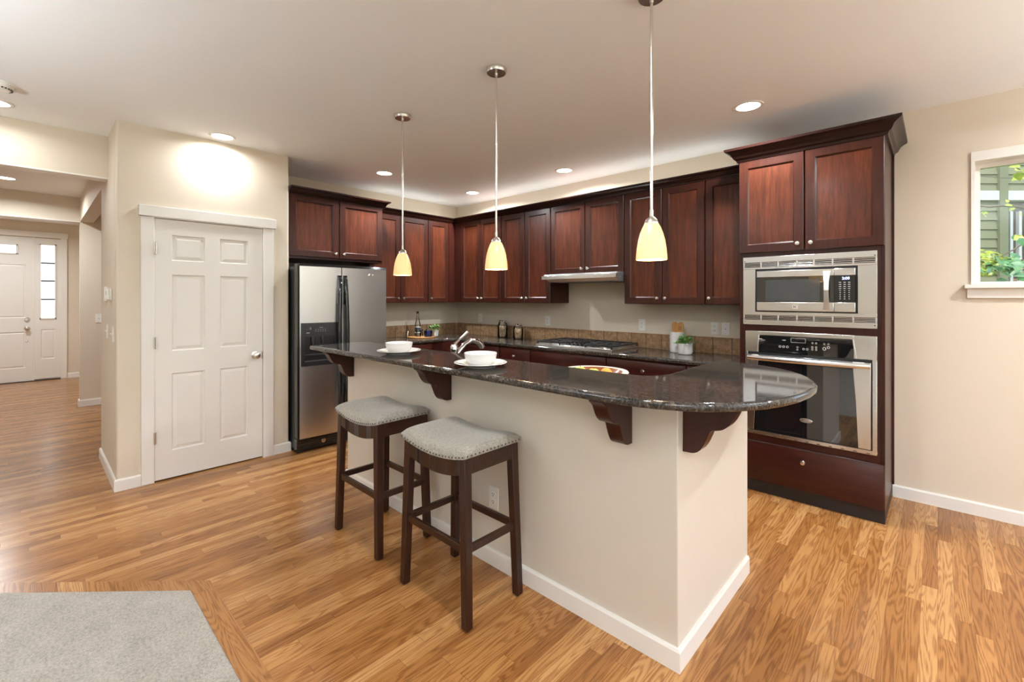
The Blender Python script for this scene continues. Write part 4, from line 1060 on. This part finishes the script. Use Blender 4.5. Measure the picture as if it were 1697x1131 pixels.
ch = MB().fr((-5.02, HY, 1.455), *YM).box((-.04, -.06, 0), (.04, .06, .014)).build('alarm_keypad', PLATE, bevel=.003)
tag(ch, 'slim white wall control beyond the thermostat on the hall side wall', 'wall control')

# ------------------------------------------------------------------ things on the bar
def plate_setting(x, y, side):
    p = MB().lathe([(.070, 0), (.074, 0), (.078, .005), (.105, .013), (.137, .022), (.139, .024), (.136, .0255), (.104, .017), (.076, .009), (0, .0075)], (x, y, BT), 56).build('dinner_plate', CERAM)
    tag(p, 'white dinner plate on the bar %s' % side, 'plate', 'plates on the bar')
    b = MB().lathe([(.046, 0), (.056, 0), (.060, .003), (.074, .016), (.082, .035), (.0865, .060), (.0845, .0615), (.080, .037), (.071, .019), (.055, .009), (0, .008)], (x, y, BT+.0118), 56).build('bowl', CERAM)
    tag(b, 'white bowl standing on the dinner plate %s' % side, 'bowl', 'bowls on the bar')
    # folded napkin lying across the plate under the bowl
    m = MB(); c, q = math.cos(.75), math.sin(.75); pf = [(-.118, .0235), (-.095, .0190), (-.070, .0120), (0, .0085), (.070, .0120), (.095, .0190), (.118, .0235)]
    m.fr((x, y, BT), (c, q, 0), (-q, c, 0), (0, 0, 1))
    for (a0, z0), (a1, z1) in zip(pf, pf[1:]):
        m.hexa([(a0, -.030, z0), (a1, -.030, z1), (a1, .030, z1), (a0, .030, z0), (a0, -.030, z0+.003), (a1, -.030, z1+.003), (a1, .030, z1+.003), (a0, .030, z0+.003)])
    n = m.build('napkin', simple('napkin_linen', (.70, .66, .58), .9) if 'napkin_linen' not in bpy.data.materials else bpy.data.materials['napkin_linen'], bevel=.003)
    tag(n, 'pale folded napkin on the plate %s' % side, 'napkin', 'napkins on the bar')
plate_setting(-2.535, 1.630, 'nearer the refrigerator')
plate_setting(-1.745, 1.615, 'beside the faucet, nearer the camera')

# faucet
f0 = root('kitchen_faucet', (-2.50, 2.05, CT), 'chrome single-lever kitchen faucet behind the raised bar', 'faucet')
fx, fy = -2.50, 2.06
MB().lathe([(.032, 0), (.032, .012), (.026, .020), (.024, .10), (.027, .12), (.027, .155), (.020, .170), (0, .174)], (fx, fy, CT), 28).build('body', CHROME, f0)
m = MB(); m.tube([(fx, fy+.005, CT+.085), (fx, fy+.05, CT+.125), (fx, fy+.10, CT+.165), (fx+.0, fy+.155, CT+.185), (fx, fy+.205, CT+.180), (fx, fy+.235, CT+.165)], [.021, .019, .017, .017, .019, .020], 16); sp = m.build('spout', CHROME, f0)
MB().tube([(fx, fy+.225, CT+.176), (fx, fy+.255, CT+.155), (fx, fy+.270, CT+.125)], [.019, .023, .020], 16).build('spray_head', CHROME, sp)
MB().tube([(fx, fy-.004, CT+.165), (fx+.0, fy+.035, CT+.195), (fx, fy+.085, CT+.225), (fx, fy+.125, CT+.25)], [.014, .012, .012, .014], 14, flat=.6).build('lever', CHROME, f0)

# fruit bowl
bx, by = -1.46, 2.245
b = MB().lathe([(.06, .0), (.08, .0), (.14, .022), (.185, .052), (.200, .072), (.197, .0765), (.165, .0755), (.150, .062), (.11, .030), (.06, .014), (0, .012)], (bx, by, CT), 56, m=0)
bo = b.build('fruit_bowl', [simple('pale_bowl_rim', (.72, .64, .52), .4), BOWLW])
for p_ in bo.data.polygons:
    c = p_.center
    if math.hypot(c.x-bx, c.y-by) < .163 and p_.normal.z > .2: p_.material_index = 1
tag(bo, 'round wooden bowl with a pale rim on the lower island worktop', 'bowl')
for x, y, mt, lb in ((-1.525, 2.20, LIME, 'green apple farther from the orange in the wooden bowl'), (-1.425, 2.19, LIME, 'green apple beside the orange in the wooden bowl')):
    a = MB().lathe([(0, .008), (.010, .003), (.022, 0), (.034, .012), (.038, .034), (.033, .056), (.018, .066), (.006, .062), (0, .058)], (x, y, CT+.030), 24).build('apple', mt); tag(a, lb, 'apple', 'apples in the bowl')
    MB().tube([(x, y, CT+.088), (x+.004, y, CT+.104)], .0015, 6).build('stem', BARK, a)
tag(MB().ball((-1.368, 2.235, CT+.068), .035, 20, 12).build('orange', ORANGE), 'orange in the wooden bowl next to the green apples', 'orange')

# ------------------------------------------------------------------ things on the worktop
def jar(x, y, r, h, label, glabel, seed):
    rnd = random.Random(seed)
    t = root('storage_jar', (x, y, CT), label, 'jar', 'glass storage jars')
    MB().lathe([(r*.86, 0), (r*.97, .004), (r, .014), (r, h*.62), (r*.93, h*.72), (r*.80, h*.79), (r*.80, h*.84), (r*.77, h*.84), (r*.77, h*.79), (r*.90, h*.71), (r*.965, h*.61), (r*.965, .016), (r*.9, .008), (0, .008)], (x, y, CT), 32, cap0=True).build('jar_glass', GLASS, t)
    l = MB().lathe([(r*.82, h*.835), (r*.84, h*.85), (r*.84, h*.955), (r*.78, h*.975), (r*.3, h*.985), (0, h*.985)], (x, y, CT), 32).build('lid', CHROME, t)
    m = MB()
    for k in range(95):
        a = rnd.random()*2*PI; q = math.sqrt(rnd.random())*r*.72; z = CT+.022+rnd.random()*h*.56
        m.M = Matrix.Translation((x+q*math.cos(a), y+q*math.sin(a), z)) @ Matrix.Rotation(rnd.random()*6, 4, Vector((rnd.random()-.5, rnd.random()-.5, rnd.random()-.5)).normalized())
        m.ball((0, 0, 0), (.017, .012, .005), 8, 5)
    s = m.build('snacks_inside', CHIPS); s['kind'] = 'stuff'; tag(s, glabel, 'snacks')
jar(-4.045, 4.125, .064, .225, 'taller glass jar with a metal lid on the back worktop', 'pale crisp snacks filling the taller glass jar', 3)
jar(-3.745, 4.090, .064, .190, 'shorter squat glass jar with a metal lid nearer the cooktop', 'pale crisp snacks filling the shorter glass jar', 5)

c0 = MB().lathe([(.058, 0), (.062, .003), (.064, .02), (.0645, .185), (.063, .189), (.060, .187), (.058, .02), (0, .015)], (-1.755, 4.09, CT), 40).build('utensil_canister', CERAM)
tag(c0, 'tall white ceramic canister holding wooden utensils by the backsplash', 'canister')
def spoon(x, y, dx, slot, label, z0):
    m = MB(); m.fr((x, y, CT+z0), (1, 0, dx*0), (dx, .02, 1), (0, -1, .02))
    m.box((-.006, 0, -.004), (.006, .15, .004))
    outl = [(.006, .15)]+[(.029*math.cos(a), .20+.052*math.sin(a)) for a in [-1.2+2.4*k/14*1.0+ (k*0) for k in range(0)]]
    el = [(.0325*math.sin(a), .197-.056*math.cos(a)) for a in [2*PI*k/28 for k in range(28)]]
    if not slot: m.prism(el, -.004, .004)
    else:
        for i in range(4):
            pass
        m.prism(el, -.004, .003)
    o = m.build('wooden_spoon' if not slot else 'slotted_spoon', BAMBOO, bevel=.0015); tag(o, label, 'utensil', 'wooden utensils')
    if slot:
        s = MB().fr((x, y, CT+z0), (1, 0, 0), (dx, .02, 1), (0, -1, .02))
        for k in (-1, 0, 1): s.box((k*.011-.002, .178, .0030), (k*.011+.002, .214, .0036))
        s.build('slots', simple('slot_shadow_brown', (.16, .06, .02), .7), o)
spoon(-1.768, 4.095, -.03, False, 'plain bamboo spoon leaning left in the white canister', .028)
spoon(-1.738, 4.075, .09, True, 'slotted bamboo spoon leaning right in the white canister', .028)
pt = root('potted_plant', (-1.635, 3.985, CT), 'small green plant in a white pot in front of the canister', 'plant')
px, py = -1.635, 3.985
MB().lathe([(.050, 0), (.057, .004), (.064, .025), (.066, .095), (.064, .098), (.060, .096), (.058, .080), (0, .080)], (px, py, CT), 40).build('pot', CERAM, pt)
def leaves(mb, c, n, R, hgt, ls, seed, m=0, flat=.5):
    rnd = random.Random(seed)
    for k in range(n):
        a = rnd.random()*2*PI; q = R*math.sqrt(rnd.random()); z = c[2]+hgt*rnd.random()**.8*(1-.5*q/R)
        p = Vector((c[0]+q*math.cos(a), c[1]+q*math.sin(a), z)); s = ls*(.6+.7*rnd.random())
        d = Vector((math.cos(a)+rnd.uniform(-.6, .6), math.sin(a)+rnd.uniform(-.6, .6), rnd.uniform(-.2, 1.0)*flat*2)).normalized()
        sd_ = d.cross(Vector((rnd.uniform(-.3, .3), rnd.uniform(-.3, .3), 1))).normalized(); up = sd_.cross(d)
        mb.M = Matrix.Identity(4)
        P = [p, p+d*s*.35+sd_*s*.30, p+d*s*.75+sd_*s*.22+up*s*-.04, p+d*s-up*s*.1, p+d*s*.75-sd_*s*.22-up*s*.04, p+d*s*.35-sd_*s*.30]
        mid1 = p+d*s*.4-up*s*.07
        i = [mb.P(x) for x in P]; c_ = mb.P(mid1)
        for u in range(6): mb.F((i[u], i[(u+1) % 6], c_), m)
m = MB(); leaves(m, (px+.012, py, CT+.085), 70, .050, .085, .040, 11); m.build('foliage', LEAF, pt)
m = MB(); leaves(m, (px-.030, py-.025, CT+.088), 30, .034, .025, .038, 12); m.build('succulent_rosette', LEAFP, pt)

# tray with drinks
tx, ty = -4.775, 3.405
tr = root('serving_tray', (tx, ty, CT), 'round wooden tray with thin metal handles by the refrigerator', 'tray')
MB().lathe([(.165, 0), (.175, .003), (.177, .012), (.172, .014), (0, .012)], (tx, ty, CT), 56).build('tray_base', TRAYW, tr)
for sg in (-1, 1):
    m = MB(); ang = .86; ux, uy = math.cos(ang), math.sin(ang); pts = []
    for k in range(13):
        a = PI*k/12; q = .075*math.cos(a); hh = .012+.085*math.sin(a)
        pts.append((tx+sg*ux*.168-uy*q, ty+sg*uy*.168+ux*q, CT+hh))
    m.tube(pts, .0032, 8); m.build('handle', simple('copper_wire', (.72, .50, .36), .25, metal=1) if sg < 0 else bpy.data.materials['copper_wire'], tr)
TZ = CT+.0135
b0 = root('glass_bottle', (-4.865, 3.405, TZ), 'tall clear glass bottle with a black cap on the round tray', 'bottle')
x, y = -4.865, 3.405
MB().lathe([(.032, 0), (.036, .004), (.037, .012), (.037, .130), (.033, .165), (.020, .215), (.0135, .245), (.0130, .295), (.0115, .295), (.0115, .245), (.018, .214), (.031, .165), (.0345, .130), (.0345, .014), (0, .010)], (x, y, TZ), 32).build('bottle_glass', GLASS, b0)
MB().lathe([(.0150, .288), (.0155, .292), (.0155, .312), (.013, .316), (0, .316)], (x, y, TZ), 20).build('cap', BLACKP, b0)
m = MB(); m.lathe([(.0375, .045), (.0378, .046), (.0378, .112), (.0375, .113)], (x, y, TZ), 32, cap0=False, cap1=False); m.build('label', simple('black_white_label', (.035, .035, .04), .4), b0)
m = MB(); 
for z in (.112, .042): m.lathe([(.0380, z), (.0384, z), (.0384, z+.008), (.0380, z+.008)], (x, y, TZ), 32, cap0=False, cap1=False)
m.build('label_bands', simple('label_white', (.78, .78, .78), .4), b0)
def tumbler(x, y, label, r=.032, h=.085, z=TZ):
    g = MB().lathe([(r*.82, 0), (r*.9, .003), (r, h), (r*.95, h), (r*.84, .012), (0, .010)], (x, y, z), 28).build('tumbler', GLASS); tag(g, label, 'glass', 'tumblers on the tray')
tumbler(-4.745, 3.335, 'clear tumbler in front of the bottle on the tray')
tumbler(-4.835, 3.485, 'clear tumbler between bottle and little plant on the tray')
bg_ = MB().lathe([(.040, 0), (.046, .004), (.050, .03), (.053, .078), (.050, .078), (.046, .03), (.040, .010), (0, .008)], (-4.655, 3.415, TZ), 36).build('blue_glass_bowl', BLUEG)
tag(bg_, 'blue glass cup at the front of the round tray', 'cup')
p0 = root('potted_herb', (-4.685, 3.545, TZ), 'little green herb in a square white pot on the tray', 'plant')
x, y = -4.685, 3.545
MB().hexa([(x-.026, y-.026, TZ), (x+.026, y-.026, TZ), (x+.026, y+.026, TZ), (x-.026, y+.026, TZ), (x-.034, y-.034, TZ+.078), (x+.034, y-.034, TZ+.078), (x+.034, y+.034, TZ+.078), (x-.034, y+.034, TZ+.078)]).build('pot', CERAM, p0, bevel=.003)
m = MB(); leaves(m, (x, y, TZ+.075), 70, .060, .075, .036, 21); m.build('foliage', LEAF, p0)

# ------------------------------------------------------------------ outdoors seen through the window
F2 = Vector((-math.sin(YAW), math.cos(YAW), 0)); R2 = Vector((math.cos(YAW), math.sin(YAW), 0))
SIDING = paint('sage_siding', (.13, .135, .085), .7, .1); SIDT = paint('sage_trim', (.11, .12, .075), .7, .1)
def outframe(d, r): o = F2*d+R2*r; return (tuple(o), tuple(R2), (0, 0, 1), tuple(-F2))
nh = root('neighbour_house', tuple(F2*8.2+R2*8.5), 'sage green lap-sided house seen through the window', 'house')
fr_ = outframe(8.2, 0)
m = MB().fr(*fr_); z = -.32
while z < 6:
    m.hexa([(6.0, z, -.25), (8.78, z, -.25), (8.78, z, .022), (6.0, z, .022), (6.0, z+.166, -.25), (8.78, z+.166, -.25), (8.78, z+.166, .002), (6.0, z+.166, .002)])
    m.hexa([(8.78, z, -.25), (13.0, z, -.25), (13.0, z, .022), (8.78, z, .022), (8.78, z+.166, -.25), (13.0, z+.166, -.25), (13.0, z+.166, .002), (8.78, z+.166, .002)]) if z > 3.12 else None
    z += .166
m.build('siding', SIDING, nh, sharp=20)
m = MB().fr(*fr_); m.box((8.78, -.32, -.2), (8.93, 6, .06)); m.build('corner_trim', SIDT, nh)
m = MB().fr(*fr_); m.box((6.0, 3.19, .0), (8.78, 3.36, .05)); m.box((8.93, 3.19, .0), (13, 3.36, .05)); m.build('band_board', paint('pale_band', (.33, .36, .34), .7), nh)
m = MB().fr(*fr_); m.box((8.93, 2.16, -.3), (11, 3.19, -.06)); wi = m.build('window', simple('dark_porch', (.07, .06, .05), .4), nh)
m = MB().fr(*fr_)
for k in range(5): m.box((9.03+k*.16, 1.6, -.06), (9.03+k*.16+.05, 3.0, .0))
m.build('blind_slats', simple('pale_blind', (.3, .31, .32), .5), wi)
m = MB().fr(*fr_); m.box((8.93, -.32, -.3), (11, 2.15, -.04))
m.build('brick_wall', simple('pink_brick', (.24, .14, .10), .8), nh)
m = MB().fr(*fr_)
for r in range(10):
    for c in range(8): m.box((8.96+c*.17, 1.50+r*.07, -.04), (9.05+c*.17, 1.53+r*.07, -.036))
m.build('lattice_holes', SLOT, nh)
tr0 = root('maple_tree', tuple(F2*5.9+R2*8.0), 'maple with yellow-green leaves outside the window', 'tree')
def op(d, r, z): v = F2*d+R2*r; return Vector((v.x, v.y, z))
m = MB()
m.tube([op(6.3, 10.5, -.325), op(6.25, 10.35, 1.5), op(6.2, 10.2, 3.0), op(6.2, 10.1, 5.0)], [.16, .14, .11, .07], 10)
def ir(px, py, d): return op(d, (px-848.5)/750*d, H+(494.6-py)/750*d)
D = 5.9
m.tube([op(6.25, 10.2, 2.4), ir(1740, 352, 6.0), ir(1697, 345, D), ir(1676, 341, D), ir(1660, 341, D), ir(1640, 343, D), ir(1610, 340, D)], [.06, .035, .020, .017, .015, .012, .008], 8)
m.tube([op(6.2, 10.2, 2.2), ir(1720, 395, 6.0), ir(1697, 403, D), ir(1680, 414, D), ir(1660, 424, D), ir(1620, 440, D)], [.04, .014, .010, .008, .006, .003], 6)
m.tube([ir(1697, 285, D), ir(1680, 276, D), ir(1670, 264, D), ir(1650, 250, D)], [.008, .006, .005, .004], 6)
m.tube([ir(1612, 284, D), ir(1640, 270, D), ir(1668, 262, D), ir(1720, 250, D)], [.004, .006, .007, .01], 6)
m.tube([ir(1612, 291, D), ir(1660, 295, D), ir(1720, 296, D)], [.004, .004, .004], 6)
m.build('branches', BARK, tr0)
def mleaves(spots, mat, name, seed):
    rnd = random.Random(seed); m = MB()
    for px, py, n, sx, sy, ls in spots:
        for k in range(n):
            p = ir(px+rnd.gauss(0, sx), py+rnd.gauss(0, sy), D+rnd.uniform(-.35, .35)); s = ls*.8*(.6+.8*rnd.random())
            d = (R2*rnd.uniform(-1, .5)+Vector((0, 0, 1))*rnd.uniform(-.8, .25)+F2*rnd.uniform(-.6, .2)).normalized(); nrm = (Vector((0, 0, 1))*rnd.uniform(.2, 1)-F2*rnd.uniform(.1, 1)+R2*rnd.uniform(-.5, .5)).normalized()
            sd_ = d.cross(nrm).normalized(); up = sd_.cross(d)
            P = [p, p+d*s*.25+sd_*s*.42, p+d*s*.55+sd_*s*.30, p+d*s, p+d*s*.55-sd_*s*.30, p+d*s*.25-sd_*s*.42]
            i = [m.P(x) for x in P]; c_ = m.P(p+d*s*.4+up*s*.06)
            for u in range(6): m.F((i[u], i[(u+1) % 6], c_))
    o = m.build(name, mat, tr0); o['kind'] = 'stuff'; return o
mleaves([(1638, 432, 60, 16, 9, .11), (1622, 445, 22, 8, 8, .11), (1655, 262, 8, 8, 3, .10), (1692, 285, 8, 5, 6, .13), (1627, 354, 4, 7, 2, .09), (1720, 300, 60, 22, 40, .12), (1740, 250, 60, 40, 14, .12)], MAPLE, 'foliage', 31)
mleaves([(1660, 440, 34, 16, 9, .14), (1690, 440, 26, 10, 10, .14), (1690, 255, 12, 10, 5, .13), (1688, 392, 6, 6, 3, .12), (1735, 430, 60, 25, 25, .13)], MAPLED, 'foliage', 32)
# lawn and hedges outside the living-room windows (they show as reflections)
gnd = MB().box((-40, -40, -.6), (40, 40, -.33)).build('lawn', leafmat('lawn_green', (.10, .20, .04), (.18, .30, .07))); tag(gnd, 'green lawn around the house', 'lawn'); gnd['kind'] = 'stuff'
pat = MB().box((-9, -10.5, -.33), (12, -4.92, -.12)).box((3.76, -4.92, -.33), (12, 3.9, -.12)).build('reflector', paint('pale_concrete', (.72, .70, .66), .8), smooth=False)  # pale slab added to bounce sunlight up to the ceiling
tag(pat, 'pale concrete patio added outside the living-room windows to bounce daylight inside', 'reflector')
rnd = random.Random(5); m = MB()
for k in range(150):
    q = rnd.uniform(.35, .6); m.ball((rnd.uniform(-14, 12), -13+rnd.uniform(-1.2, 1.2), rnd.uniform(-.3, .5)+q), (q,)*3, 8, 6)
hd = m.build('hedge', leafmat('hedge_green', (.06, .17, .03), (.22, .40, .08)), smooth=False); tag(hd, 'tall green garden hedge beyond the living-room windows', 'hedge')
